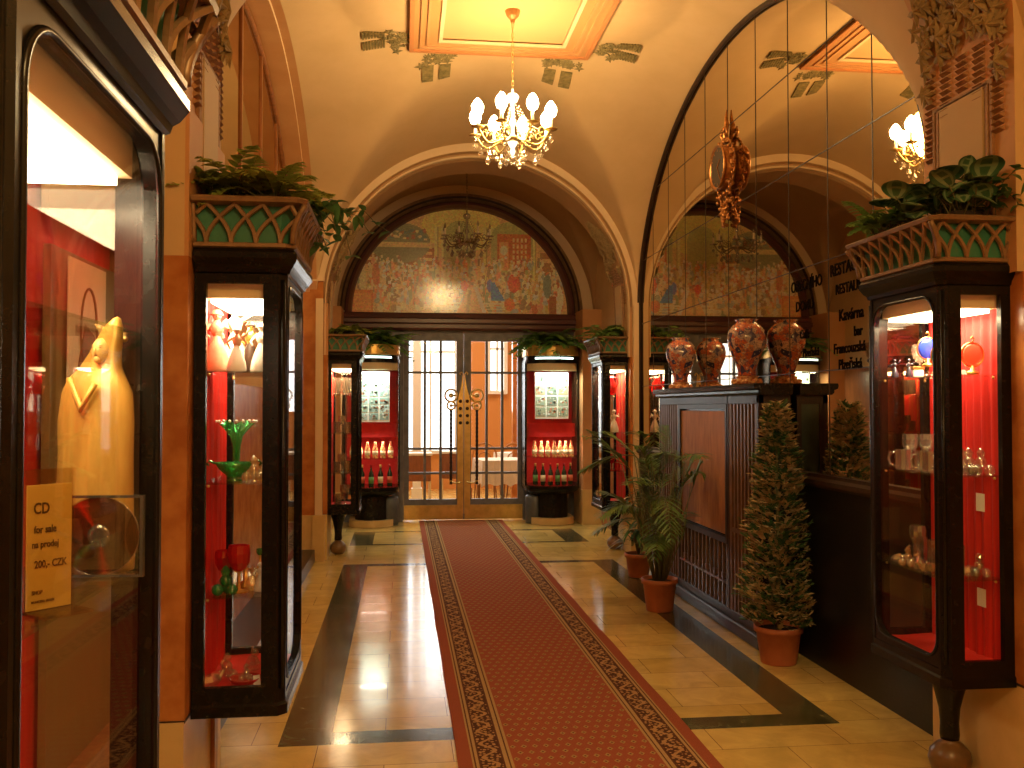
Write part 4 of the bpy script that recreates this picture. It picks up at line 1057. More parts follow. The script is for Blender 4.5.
for k, (x, y) in enumerate(((2.30,3.92),(2.31,3.82),(2.32,3.72))):
    place(tumbler(CRYSTAL, .12), (x, y, z), '%s clear tumbler behind the small crystals in %s' % (('farthest','middle','nearest')[k], RN), 'tumbler', 'tall tumblers on the lower shelf')
place(tumbler(CRYSTAL, .13), (2.275, 3.60, z), 'tall clear tumbler beside the black post of '+RN, 'tumbler')
for k, (x, q) in enumerate(((2.325,0),(2.37,1))):
    place(facet_crystal(CRYSTAL, q), (x, 3.60, z), 'clear crystal %s before the drape on the lower shelf of %s' % (('swan','pyramid')[q], RN), 'crystal ornament', None, 0, 1.2)
for k, zz in enumerate((1.14, .74)):
    place(MB().box(-.001,.001,-.03,.03,0,.075).build('price_card', WHITE), (2.432, 3.68, zz), 'white card pinned to the red drape %s the lower shelf of %s' % (('above','below')[k], RN), 'card')
# dim glass behind the far pane of the right cabinet, on the shelves
for k, (x, y, zz) in enumerate(((2.38,4.04,1.713),(2.33,4.04,1.301),(2.40,4.02,1.301),(2.36,4.04,.881))):
    place(crystal_goblet(), (x, y, zz), 'clear goblet at far end of the %s of %s' % (('top shelf','middle shelf, outer side,','middle shelf, wall side,','lower shelf')[k], RN), 'goblet', 'clear goblets at the far end of the right cabinet')

# far left cabinet -----------------------------------------------------------------------------------
FL = 'the far left cabinet'
for k, (zz, lst) in enumerate(((1.713, ((-.665,1.5),(-.57,1.5))), (1.301, ((-.68,1.1),(-.62,1.2),(-.56,1.1))), (.881, ((-.68,1.1),(-.62,1.3),(-.56,1.2))), (.54, ((-.66,1.1),(-.59,1.4))))):
    nm = ('top shelf','middle shelf','lower shelf','bottom')[k]
    for q, (x, sc) in enumerate(lst):
        ps = ('left','right') if len(lst) == 2 else ('left','middle','right')
        if k == 0: place(mug(AMBER if 0 else CRYSTAL, .12, .042), (x, 10.02+.02*q, zz), 'large frosted mug at the %s of the top shelf in %s' % (ps[q], FL), 'mug', 'mugs in the far left cabinet', 1.2, sc)
        elif q % 2: place(crystal_goblet(), (x, 10.02, zz), 'clear goblet at the %s of the %s in %s' % (ps[q], nm, FL), 'goblet', None, 0, sc)
        else: place(mug(CRYSTAL), (x, 10.02, zz), 'clear mug at the %s of the %s in %s' % (ps[q], nm, FL), 'mug', None, q*1., sc)
# far right cabinet ----------------------------------------------------------------------------------
FR = 'the far right cabinet'
def red_pitcher():
    o = root('red_pitcher')
    MB().lathe([(0,0),(.04,.002),(.055,.05),(.05,.10),(.028,.15),(.032,.18),(.028,.18),(.024,.15),(0,.05)], n=18).build('body', REDG, o)
    MB().tube([(.03,0,.17),(.07,0,.16),(.08,0,.11),(.05,0,.06)], .006, 6).build('handle', REDG, o); return o
place(red_pitcher(), (2.30, 10.06, 1.713), 'red glass pitcher on the top shelf of '+FR, 'pitcher', None, .3, 1.15)
place(crystal_goblet(REDG, REDG), (2.22, 10.00, 1.713), 'red goblet left of the pitcher on the top shelf of '+FR, 'goblet')
place(boxy(.04,.04,.06, WHITE), (2.24, 9.98, 1.713), 'small white box on the top shelf of '+FR, 'box')
place(figurine(AMBER, AMBER, .22, 0), (2.25, 10.02, 1.301), 'amber glass lady figurine on the middle shelf of '+FR, 'figurine', None, -1.5)
place(figurine(PORC, PORC, .25, 1), (2.33, 10.04, 1.301), 'white porcelain lady figurine on the middle shelf of '+FR, 'figurine', None, -1.5)
place(crystal_goblet(REDG, REDG), (2.29, 9.99, .881), 'red goblet on the lower shelf of '+FR, 'goblet', None, 0, 1.2)
place(tumbler(REDG, .10), (2.36, 10.02, .881), 'red tumbler on the lower shelf of '+FR, 'tumbler')

# near left cabinet ----------------------------------------------------------------------------------
def madonna():
    """hooded standing figure carved from one golden piece, leaning head, long plain robe"""
    o = root('hooded_statue')
    secs = [(0,.072,.050,0,0),(.02,.074,.05,0,0),(.10,.070,.048,.002,0),(.20,.068,.045,.004,0),(.27,.070,.042,.004,0),(.32,.066,.038,.004,0),(.345,.054,.034,.004,0),(.365,.038,.030,.010,0),(.39,.028,.027,.018,0),(.415,.022,.024,.026,0),(.44,.015,.017,.034,0),(.455,.006,.008,.040,0),(.458,.001,.001,.041,0)]
    n = 28; vs = []
    for zz, a, b_, dx, dy in secs:
        for i in range(n):
            q = 2*PI*i/n; fold = 1 + .05*math.sin(q*5+zz*4)*(1 if zz < .3 else .3)
            y = -b_*math.cos(q)*fold
            if zz > .36 and zz < .44 and math.cos(q) > .72: y *= .55      # hollow of the hood
            vs.append((dx + a*math.sin(q)*fold, dy + y, zz))
    mb = MB(); mb.add(vs, [(k*n+i, k*n+(i+1) % n, (k+1)*n+(i+1) % n, (k+1)*n+i) for k in range(len(secs)-1) for i in range(n)] + [tuple(range(n))], 0, True)
    mb.tube([(-.02,-.050,.345),(.004,-.052,.29),(.026,-.046,.335)], [.006,.008,.006], 6)
    G = mat('golden_carving', (.46,.26,.05), .42, .35, col2=(.58,.36,.08), nscale=9, stretch=(6,6,1))
    mb.build('robe', G, o)
    mb = MB(); mb.ball((.017,-.014,.395), .017, 0, 10, .85, 1, 1.35)
    mb.ball((.0165,-.0305,.394), .003, 0, 6, .7, 1, 2.2); mb.ball((.017,-.026,.379), .006, 0, 8)
    for sx in (-1, 1): mb.ball((.017+sx*.0062,-.0272,.4005), .0024, 1, 6, 1.5, .6, .45); mb.ball((.017+sx*.0062,-.0262,.4045), .003, 0, 6, 1.4, .7, .5)
    mb.ball((.017,-.0293,.3865), .0026, 1, 6, 1.6, .5, .4)
    mb.build('face', [mat('statue_face', (.66,.42,.14), .45), mat('statue_shade', (.25,.12,.03), .5)], o)
    return o
place(madonna(), (-.525, 1.685, 1.301), 'golden carved hooded figure in a long robe behind the compact disc', 'statue', None, -.25, .95)
st2 = place(madonna(), (-.665, 1.56, 1.301), 'second golden hooded figure turned away, left of the one facing the room', 'statue', None, 2.6, .92)
def cdcase():
    o = root('compact_disc_case')
    mb = MB(); mb.ring([(-.071,0),(.071,0),(.071,.124),(-.071,.124)], [(-.066,.004),(.066,.004),(.066,.120),(-.066,.120)], -.005, .005, 'y')
    mb.box(-.071,-.056,-.006,.006,0,.124); mb.build('plastic_frame', mat('clear_black',(.04,.035,.03),.15,coat=.5), o)
    MB().box(-.066,.066,-.0045,-.0035,.004,.120).build('lid', GLASS, o)
    # iridescent disc
    m, nt, out = newmat('disc_foil'); b = bsdf(nt, out, .22, .9)
    tc = node(nt, 'ShaderNodeTexCoord'); sp = node(nt, 'ShaderNodeSeparateXYZ'); nt.links.new(tc.outputs['Object'], sp.inputs[0])
    an = mathn(nt, 'ARCTAN2', mathn(nt, 'SUBTRACT', sp.outputs[2], .062), mathn(nt, 'SUBTRACT', sp.outputs[0], .004))
    rp = node(nt, 'ShaderNodeValToRGB'); cr = rp.color_ramp; cr.elements[0].color = (.16,.09,.03,1); cr.elements[1].color = (.16,.09,.03,1)
    for p, c in ((.10,(.16,.09,.03,1)),(.13,(.2,.6,.15,1)),(.16,(.2,.12,.04,1)),(.24,(.16,.09,.03,1)),(.275,(.85,.08,.03,1)),(.31,(.2,.1,.03,1)),(.62,(.12,.07,.03,1)),(.80,(.28,.16,.06,1)),(.835,(.8,.1,.03,1)),(.86,(.2,.1,.04,1))):
        e = cr.elements.new(1-p if 0 else p); e.color = c
    nt.links.new(mathn(nt, 'MULTIPLY_ADD', an, 1/(2*PI), .5), rp.inputs[0]); nt.links.new(rp.outputs[0], b.inputs['Base Color'])
    Rx = Matrix.Rotation(PI/2, 4, 'X')
    mb = MB(); mb.lathe([(.0165,-.0006),(.059,-.0006),(.059,.0006),(.0165,.0006),(.0165,-.0006)], (.004,0,.062), 48, 0, Rx, False); d = mb.build('disc', m, o)
    mb = MB(); mb.tube([(.004+.06*math.cos(2*PI*i/40), -.001, .062+.06*math.sin(2*PI*i/40)) for i in range(40)], .0012, 5, 0, True)
    mb.lathe([(.010,-.002),(.017,-.002),(.017,.001),(.010,.001)], (.004,0,.062), 20, 0, Rx)
    for i in range(8): a = 2*PI*i/8; mb.ball((.004+.0125*math.cos(a), -.0025, .062+.0125*math.sin(a)), .002, 0, 5)
    mb.build('hub', CRYSTAL, o)
    return o
cdo = place(cdcase(), (-.497, 1.605, 1.301), 'compact disc in a clear black edged case standing on the glass shelf', 'compact disc', None, -.05, 1.08)
def cdsign():
    o = root('sale_sign')
    Y_ = mat('yellow_card', (.72,.52,.12), .6); A_ = glassmat('acrylic', (1,.97,.9), .10)
    MB().box(-.030,.030,-.0008,.0008,.004,.165).build('card', Y_, o)
    mb = MB(); mb.box(-.033,.033,-.0035,-.002,0,.185); mb.box(-.033,.033,.002,.0035,0,.185); mb.prism([(-.05,0),(.004,0),(.004,.003),(-.05,.003)], -.033, .033, 'x'); mb.build('acrylic_holder', A_, o)
    INK = mat('ink', (.05,.02,.01), .6)
    M0 = lambda x, z: axes((x, -.0016, z), (1,0,0), (0,0,1), (0,-1,0))
    for t, x, z_, s_ in (('CD', -.022, .128, .020), ('for sale', -.021, .103, .0135), ('na prodej', -.0235, .084, .0125), ('200,- CZK', -.020, .058, .0135), ('SHOP', -.023, .024, .0075), ('MUNICIPAL HOUSE', -.0235, .013, .0048)):
        text_mesh(t, s_, INK, M0(x, z_), 'lettering', o, .0003, .74, 'LEFT', s_*.022)
    return o
place(cdsign(), (-.478, 1.345, 1.301), 'yellow sign reading CD for sale in a clear holder, left of the compact disc', 'sign', None, .85, 1.05)
def tent(w, h):
    return MB().prism([(-.03,0),(0,h),(.0015,h),(-.027,0)], -w/2, w/2, 'x').prism([(.03,0),(0,h),(.0015,h),(.033,0)], -w/2, w/2, 'x').build('tent_card', WHITE)
place(tent(.09,.12), (-.52, 1.30, .881), 'white folded card standing on the lower shelf at the bottom of the near cabinet', 'card', None, .3)
# wall showcase in the near bay seen through the near cabinet
o = root('wall_showcase', (-.985, 2.62, 0)); tag(o, 'red lined wall showcase with cream header behind the near cabinet', 'showcase')
mb = MB(); mb.grid(lambda i, j: (.012+.004*math.sin(i*40), lerp(-.62,.62,i), lerp(.55,2.35,j)), 60, 1); mb.build('cloth_lining', REDSILK, o, recalc=False)
mb = MB(); mb.ring([(-.68,.5),(.68,.5),(.68,2.42),(-.68,2.42)], [(-.62,.56),(.62,.56),(.62,2.36),(-.62,2.36)], 0, .10, 'x'); mb.build('frame', WOODRED, o)
MB().box(.03,.05,-.02,.60,2.10,2.33).build('header_board', CREAM, o)
MB().box(.03,.05,.0,.60,.56,2.02).build('lower_board', mat('olive_board',(.20,.14,.05),.5), o)
for k, (y, z0_, z1_) in enumerate(((2.08,1.60,2.16),(2.86,1.55,2.0))):
    p = root('poster', (-.92, y, z0_)); tag(p, ('tall cream poster with a dark drawing, left of the two behind the near cabinet','smaller cream poster with an oval drawing, right of the two behind the near cabinet')[k], 'poster')
    MB().bbox(0, .006, -.16, .16, 0, z1_-z0_, .001).build('paper', WHITE, p)
    mb = MB(); h = z1_-z0_
    mb.tube([(.008, .07*math.cos(2*PI*i/24), h*.55+.13*math.sin(2*PI*i/24)) for i in range(24)], .004, 5, 0, True)
    mb.box(.006,.009,-.11,.11,.05,.14); mb.prism([(-.09,.14),(.09,.14),(.05,.24),(-.03,.27)], .006, .009, 'x')
    mb.build('drawing', mat('drawing_ink',(.22,.10,.03),.6), p)
# ------------------------------------------------------------------ rounded showcases flanking the doors
def round_case(xc, side, label):
    o = root('rounded_showcase', (xc, 12.60, 0)); tag(o, label, 'display cabinet')
    R_ = .365; yb = .36
    def half(r_, n=20): return [(r_*math.cos(PI+PI*i/n)*1.0, -.02 + r_*math.sin(PI+PI*i/n)*.92) for i in range(n+1)]
    def slab(r_, z0, z1, name, m, mb=None):
        mb = mb or MB(); p = half(r_); p = [( -r_, yb-.02)] + p + [(r_, yb-.02)]; mb.prism(p, z0, z1, 'z'); return mb.build(name, m, o)
    DRUM = mat('dark_drum', (.05,.055,.055), .35, col2=(.09,.09,.085), nscale=6)
    slab(.30, .002, .09, 'drum_base', TANM)
    mb = MB(); mb.lathe([(.13,.0),(.135,.02),(.135,.36),(.12,.38)], (side*-.22, .02, .0), 24); mb.build('round_pedestal', DRUM, o)
    slab(.22, .09, .42, 'inner_pedestal', BLACK)
    # lower bowl of the case
    mb = MB(); vs = []; n = 22
    lev = ((.40,.24),(.42,.31),(.45,.355),(.48,.37),(.52,.37))
    for z, r_ in lev: vs += [(x, y, z) for x, y in [(-r_, yb-.02)] + half(r_, n-3) + [(r_, yb-.02)]]
    k_ = n
    mb.add(vs, [(k*k_+i, k*k_+(i+1) % k_, (k+1)*k_+(i+1) % k_, (k+1)*k_+i) for k in range(len(lev)-1) for i in range(k_)] + [tuple(range(k_)), tuple(range(4*k_, 5*k_))]); mb.build('bottom_bowl', BLACK, o)
    slab(.37, 2.17, 2.215, 'top_rim', BLACK)
    mb = MB(); p = half(.366, 16)
    for a, b in zip(p[4:12], p[5:13]): mb.add([(a[0], a[1]-.002, 2.222),(b[0], b[1]-.002, 2.222),(b[0], b[1]-.002, 2.246),(a[0], a[1]-.002, 2.246)], [(0,1,2,3)])
    slab(.36, 2.215, 2.27, 'light_band', BLACK)
    mb.build('light_slot', emis('slot_light', (.75,1,.9), 5.), o, recalc=False)
    mb = MB(); pp = half(.37, 20)
    mb.ring([(-.37,yb-.02)] + pp + [(.37,yb-.02)], [(-.35,yb-.04)] + half(.35, 20) + [(.35,yb-.04)], 2.27, 2.40, 'z'); mb.box(-.35,.35,-.15,yb-.04,2.27,2.33,0)
    mb.tube([(x*1.01, y*1.01, 2.395) for x, y in pp], .010, 6); mb.tube([(x*1.01, y*1.01, 2.275) for x, y in pp], .008, 6)
    mb.build('brass_planter', BRASS, o)
    # back board, side uprights, curved pane
    MB().box(-.36, .36, yb-.03, yb-.01, .5, 2.18).build('back_panel', RED, o)
    for sx in (-1, 1):
        mb = MB(); a, c = sorted((sx*.372, sx*.345)); mb.box(a, c, -.05, yb, .5, 2.2); mb.build('side_upright', BLACK, o)
    mb = MB(); p = half(.362, 24); mb.grid(lambda i, j: (*p[min(24, int(round(i*24)))], lerp(.52, 2.17, j)), 24, 1); mb.build('curved_pane', glassmat('curved_glass', (1,.99,.96), .02), o, recalc=False)
    mb = MB(); mb.prism(half(.345, 16), 2.07, 2.165, 'z'); mb.build('lamp_box', CREAM, o)
    # red sash and the two curved shelves
    mb = MB(); p = half(.30, 16); mb.grid(lambda i, j: (p[min(16, int(round(i*16)))][0]*1.1, p[min(16, int(round(i*16)))][1]*.75+.02*math.sin(j*3), lerp(1.18, 1.36, j)), 16, 3)
    mb.build('red_sash', RED, o, recalc=False)
    for z in (.90, .525):
        mb = MB(); mb.prism([(-.34, yb-.03)] + half(.34, 16) + [(.34, yb-.03)], z-.004, z+.004, 'z'); mb.build('glass_shelf', SHELFG, o)
    area((xc, 12.345, 2.06), .40, .10, 10, (.92,1,.86), (0,0,0), 'cabinet_light')
    l = area((xc, 12.40, 1.12), .4, .12, 4, (1,.75,.6), (0,0,0), 'cabinet_light')
    return o
RCL = round_case(-.385, -1, 'rounded glass showcase left of the doors with a board of notes')
RCR = round_case(2.045, 1, 'rounded glass showcase right of the doors with a board of pictures')
def board(xc, y, w, z0, z1, cols, rows, kind, label):
    o = root('picture_board', (xc, y, z0)); tag(o, label, 'notice board')
    MB().bbox(-w/2, w/2, 0, .012, 0, z1-z0, .002).build('board', mat('bright_card', (.88,.92,.84), .6), o)
    rnd = random.Random(rows*7+cols); h = z1-z0
    for r_ in range(rows):
        for c in range(cols):
            x = lerp(-w/2, w/2, (c+.5)/cols); z = lerp(.02, h-.02, (r_+.5)/rows); a = w/cols*.44; b = (h-.04)/rows*.43
            mb = MB(); mb.box(x-a, x+a, -.003, .0, z-b, z+b, 0)
            base = rnd.choice([(.35,.42,.30),(.28,.35,.32),(.45,.40,.25),(.2,.25,.2)]) if kind == 0 else rnd.choice([(.35,.55,.48),(.45,.62,.6),(.30,.45,.42)])
            mb.c = [base]*len(mb.c)
            for k in range(9):
                xx = x+rnd.uniform(-.75,.75)*a; zz = z+rnd.uniform(-.7,.7)*b; q = rnd.uniform(.1,.3)*a
                mb.box(xx-q, xx+q, -.0045, -.003, zz-q*.8, zz+q*.8, 0, None, rnd.choice([(.1,.14,.1),(.7,.7,.55),(.55,.25,.15),(.3,.4,.35),(.75,.8,.75)]))
            mb.build('picture', vcolmat('print', .5), o)
    return o
board(-.36, 12.46, .42, 1.38, 2.05, 3, 6, 1, 'bright board with rows of greenish notes inside the left rounded showcase')
board(2.03, 12.46, .46, 1.42, 2.05, 3, 4, 0, 'bright board with a grid of small pictures inside the right rounded showcase')
LABS = [mat('bottle_label_cream', (.75,.62,.38), .6), mat('bottle_label_green', (.12,.28,.08), .6), mat('bottle_label_red', (.6,.12,.05), .6)]
PACKR = mat('gold_red_wrap', (.65,.06,.03), .4, col2=(.9,.6,.2), nscale=45, contrast=(.45,.55))
def wrapped():
    o = root('gift_bottle')
    MB().lathe([(0,0),(.032,.001),(.036,.02),(.034,.12),(.020,.16),(.014,.20),(.016,.22),(0,.222)], n=12).build('wrapped_body', PACKR, o)
    MB().lathe([(.0365,.04),(.0365,.10)], n=12).build('paper_label', LABS[0], o, recalc=False); return o
for side, xc, nm in ((0, -.385, 'left'), (1, 2.045, 'right')):
    ords = ['first from the left','second from the left','third from the left','fourth from the left','fifth from the left','sixth from the left','seventh from the left']
    n = 5 if side == 0 else 6
    for k in range(n):
        x = xc + lerp(-.24, .24, k/(n-1)); y = 12.34 + .05*abs(k-(n-1)/2)
        place(bottle(DBOTTLE, LABS[(k*2+side) % 3], .29, .034), (x, y, .531), 'dark labelled bottle, %s on the bottom shelf, %s rounded showcase' % (ords[k], nm), 'bottle', 'bottles in the %s rounded showcase' % nm)
    for k in range(n+1):
        x = xc + lerp(-.25, .25, k/n); y = 12.34 + .04*abs(k-n/2)
        place(wrapped(), (x, y, .906), 'red and gold wrapped bottle, %s on the upper shelf, %s rounded showcase' % (ords[k], nm), 'bottle', 'wrapped bottles in the %s rounded showcase' % nm)

# ------------------------------------------------------------------ slatted console against the mirror
def console():
    o = root('slatted_cabinet', (2.43, 7.02, 0)); tag(o, 'tall dark slatted cabinet with a veneered middle panel under the two vases', 'cabinet')
    xf, xb = -.11, .105; ya, yb = -1.17, 1.17
    MB().bbox(xf-.02, xb, ya-.02, yb+.02, 0, .09, .008).build('plinth', DARKWOOD, o)
    mb = MB(); mb.box(xf+.03, xb, ya+.02, yb-.02, .09, 1.66); mb.build('body', BLACK, o)
    GRN = mat('dark_green_panel', (.03,.055,.035), .4, col2=(.05,.085,.05), nscale=6)
    for sy, y0, y1 in ((-1, ya, ya+.03), (1, yb-.03, yb)):
        mb = MB(); mb.ring([(xf+.03,.09),(xb,.09),(xb,1.66),(xf+.03,1.66)], [(xf+.06,.14),(xb-.03,.14),(xb-.03,1.60),(xf+.06,1.60)], y0, y1, 'y'); mb.build('end_frame', DARKWOOD, o)
        mb = MB(); mb.box(xf+.05, xb-.02, y0+.008, y1-.008, .13, 1.61); mb.build('end_panel', GRN, o)
    # front: stiles and rails
    for y in (ya, ya+.56, yb-.59, yb-.03): 
        mb = MB(); mb.bbox(xf, xf+.04, y, y+.035, .09, 1.66, .004); mb.build('stile', DARKWOOD, o)
    MB().bbox(xf, xf+.04, ya, yb, 1.60, 1.66, .004).build('top_rail', WOODPANEL if 0 else DARKWOOD, o)
    MB().bbox(xf, xf+.04, ya, yb, .09, .15, .004).build('bottom_rail', DARKWOOD, o)
    SL = mat('slat_wood', (.13,.065,.03), .4, col2=(.20,.10,.045), nscale=8)
    for nm, a, b in (('slat_panel', ya+.035, ya+.56), ('slat_panel', yb-.555, yb-.03)):
        mb = MB(); n = 8
        for k in range(n):
            y = lerp(a+.03, b-.03, k/(n-1)); mb.box(xf+.005, xf+.025, y-.013, y+.013, .15, 1.60)
        mb.box(xf+.006, xf+.022, a, b, .70, .73); mb.box(xf+.004, xf+.028, a, a+.02, .15, 1.6); mb.box(xf+.004, xf+.028, b-.02, b, .15, 1.6); mb.build(nm, SL, o)
    a, b = ya+.595, yb-.59
    mb = MB(); mb.bbox(xf+.008, xf+.03, a+.04, b-.04, .66, 1.55, .003); mb.build('veneer_panel', WOODPANEL, o)
    mb = MB(); mb.ring([(a,.60),(b,.60),(b,1.60),(a,1.60)], [(a+.035,.645),(b-.035,.645),(b-.035,1.565),(a+.035,1.565)], xf-.004, xf+.03, 'x'); mb.build('panel_frame', DARKWOOD, o)
    mb = MB()
    for k in range(13):
        y = lerp(a+.03, b-.03, k/12); mb.box(xf+.005, xf+.022, y-.011, y+.011, .15, .60)
        if k % 2 and k < 12: mb.box(xf+.002, xf+.025, y-.02, y+.02, .34, .38)
    mb.box(xf+.002, xf+.024, a, b, .36-.05, .36-.035); mb.build('slat_panel', SL, o)
    mb = MB(); mb.prism([(xb,1.66),(xf-.005,1.66),(xf-.02,1.675),(xf-.02,1.69),(xf-.045,1.70),(xf-.05,1.72),(xf-.045,1.735),(xb,1.735)], ya-.05, yb+.05, 'y'); mb.build('top_board', BLACK, o)
    return o
console()
# imari-like vases
def imari():
    m, nt, out = newmat('painted_glaze'); b = bsdf(nt, out, .16, 0, .5)
    tc = node(nt, 'ShaderNodeTexCoord'); O = tc.outputs['Object']
    v1 = node(nt, 'ShaderNodeTexVoronoi', Scale=30.); nt.links.new(O, v1.inputs[0])
    sep = node(nt, 'ShaderNodeSeparateColor'); nt.links.new(v1.outputs['Color'], sep.inputs[0])
    rp = node(nt, 'ShaderNodeValToRGB'); cr = rp.color_ramp; cr.interpolation = 'CONSTANT'
    cr.elements[0].color = (.55,.13,.05,1); cr.elements[1].position = .35; cr.elements[1].color = (.66,.45,.34,1)
    for p, c in ((.55,(.05,.05,.14,1)),(.70,(.62,.24,.10,1)),(.85,(.40,.30,.28,1))): e = cr.elements.new(p); e.color = c
    nt.links.new(sep.outputs[0], rp.inputs[0])
    n2 = node(nt, 'ShaderNodeTexNoise', Scale=38., Detail=3., Distortion=2.); nt.links.new(O, n2.inputs[0])
    ln = mathn(nt, 'LESS_THAN', mathn(nt, 'ABSOLUTE', mathn(nt, 'SUBTRACT', n2.outputs[0], .5)), .035)
    c1 = mixc(nt, ln, rp.outputs[0], (.07,.06,.13)); ln2 = mathn(nt, 'LESS_THAN', v1.outputs['Distance'], .12)
    nt.links.new(mixc(nt, ln2, c1, (.72,.6,.5)), b.inputs['Base Color']); return m
IM = imari()
def bigvase(p, sc, label):
    o = root('ribbed_vase', p); o.scale = (sc,)*3; tag(o, label, 'vase')
    STB = mat('carved_stand', (.35,.10,.03), .35, col2=(.62,.32,.12), nscale=50, contrast=(.45,.55))
    mb = MB(); mb.lathe([(.10,0),(.105,.012),(.085,.03),(.07,.045),(.085,.058),(.0,.06)], n=20)
    for k in range(10): a = 2*PI*k/10; mb.ball((.09*math.cos(a), .09*math.sin(a), .022), .02, 0, 6)
    mb.build('carved_stand', STB, o)
    prof = [(.058,.06),(.062,.07),(.060,.10),(.075,.15),(.100,.21),(.122,.27),(.128,.32),(.118,.37),(.092,.405),(.070,.42),(.066,.435),(.078,.445),(.070,.447),(.058,.43),(0,.42)]
    n = 48; mb = MB(); vs = []
    for k, (r_, zz) in enumerate(prof):
        for i in range(n):
            a = 2*PI*i/n; q = 1 + (.035*abs(math.cos(a*6)) if 2 < k < 10 else (.09*math.cos(a*12) if k in (11, 12) else 0)); vs.append((r_*q*math.cos(a), r_*q*math.sin(a), zz))
    mb.add(vs, [(k*n+i, k*n+(i+1) % n, (k+1)*n+(i+1) % n, (k+1)*n+i) for k in range(len(prof)-1) for i in range(n)] + [tuple(range(n))], 0, True); mb.build('ribbed_body', IM, o)
    return o
bigvase((2.415, 6.30, 1.736), 1.03, 'larger red and blue painted vase nearer the camera on top of the slatted cabinet')
bigvase((2.425, 7.88, 1.736), 1.0, 'red and blue painted vase at the far end on top of the slatted cabinet')
# mirror lettering
INK2 = mat('sign_black', (.012,.008,.005), 1., spec=0.)
def mtext(t, y, z, s_, sx=1.):
    o = text_mesh(t, s_, INK2, axes((2.558, y, z), (0,-1,0), (0,0,1), (-1,0,0)), 'mirror_lettering', None, .0008, sx, 'LEFT', s_*.02)
    return o
sg = root('mirror_sign', (2.558, 5.3, 1.8)); tag(sg, 'black lettering in two columns on the mirror panes beside the near right cabinet', 'sign')
for k, (t, y, z, s_, sx) in enumerate((('RESTAURACE', 5.31, 2.36, .10, .93), ('RESTAURANT', 5.24, 2.245, .085, .9), ('Kavárna', 5.20, 2.085, .095, .95), ('bar', 5.02, 1.985, .08, .95), ('Francouzská', 5.27, 1.895, .085, .9), ('Plzeňská', 5.21, 1.80, .085, .95),
      ('OBECNÍHO', 5.87, 2.33, .10, .88), ('DOMU', 5.80, 2.20, .09, .95), ('Café', 5.74, 2.02, .08, .9), ('Plzeňská', 5.70, 1.90, .075, .9))):
    t_ = mtext(t, y, z, s_, sx); t_.parent = sg; t_.location = (-2.558, -5.3, -1.8); t_.name = 'lettering'
# ------------------------------------------------------------------ ornate clock on the mirror
CLKG = mat('clock_gilt', (.50,.22,.06), .34, .8, col2=(.28,.11,.03), nscale=40)
def wall_clock():
    o = root('ornate_clock', (2.556, 7.02, 3.46)); tag(o, 'gilt ornate wall clock with a dark round face hanging on the mirror', 'clock')
    Ry = Matrix.Rotation(-PI/2, 4, 'Y')
    mb = MB(); mb.lathe([(.0,.0),(.17,.0),(.175,.03),(.16,.085),(.15,.09)], (0,0,0), 32, 0, Ry); mb.build('drum', CLKG, o)
    MB().lathe([(.15,.088),(.16,.10),(.172,.105),(.178,.095),(.17,.08)], (0,0,0), 32, 0, Ry).build('rim', CLKG, o)
    MB().lathe([(0,.093),(.152,.093),(.152,.089),(0,.088)], (0,0,0), 32, 0, Ry, False).build('dial', mat('clock_dial',(.05,.03,.015),.6), o)
    for a, L, w in ((.9, .08, .007), (2.6, .12, .005)):
        MB().box(-.098,-.095,-w,w,-.01,L, M=Matrix.Rotation(a, 4, 'X')).build('hand', CLKG, o)
    mb = MB()
    for k in range(12): a = 2*PI*k/12; mb.box(-.0945,-.0935,-.005,.005,.125,.145, M=Matrix.Rotation(a, 4, 'X'))
    mb.build('hour_marks', CLKG, o)
    rnd = random.Random(5)
    mb = MB()      # scroll work round the dial
    for k in range(26):
        a = 2*PI*k/26; c_ = Vector((-.03, .20*math.sin(a), .21*math.cos(a))); t = Vector((0, math.cos(a), -math.sin(a))); nrm = Vector((0, math.sin(a), math.cos(a)))
        mb.tube([c_ + t*(.032*(1-q)*math.cos(q*5)) + nrm*(.032*(1-q)*math.sin(q*5)) + Vector((-.02*q,0,0)) for q in [i/8 for i in range(9)]], [.010-.006*i/8 for i in range(9)], 5)
    for k in range(34): a = rnd.uniform(0, 2*PI); r_ = rnd.uniform(.17,.225); mb.ball((-.04+rnd.uniform(-.015,.02), r_*math.sin(a), r_*math.cos(a)), rnd.uniform(.010,.02), 0, 6)
    mb.build('scroll_wreath', CLKG, o)
    mb = MB()      # crest
    mb.tube([(-.02,0,.20),(-.025,.015,.27),(-.02,-.012,.34),(-.018,.008,.40),(-.014,0,.46)], [.03,.022,.020,.013,.004], 7)
    for s_ in (-1,1): mb.tube([(-.03,s_*.03,.22),(-.04,s_*.07,.27),(-.04,s_*.05,.31),(-.04,s_*.02,.29)], [.016,.012,.009,.005], 6)
    mb.ball((-.03,0,.30), .026, 0, 7); mb.build('crest', CLKG, o)
    mb = MB()      # pendant of fruit and leaves
    for k in range(70):
        t = rnd.random(); w = .13*(1-t)**.8+.015; mb.ball((-.035+rnd.uniform(-.02,.02), rnd.uniform(-w,w), -.20-.26*t), rnd.uniform(.010,.020), 0, 6)
    mb.build('fruit_pendant', CLKG, o)
wall_clock()
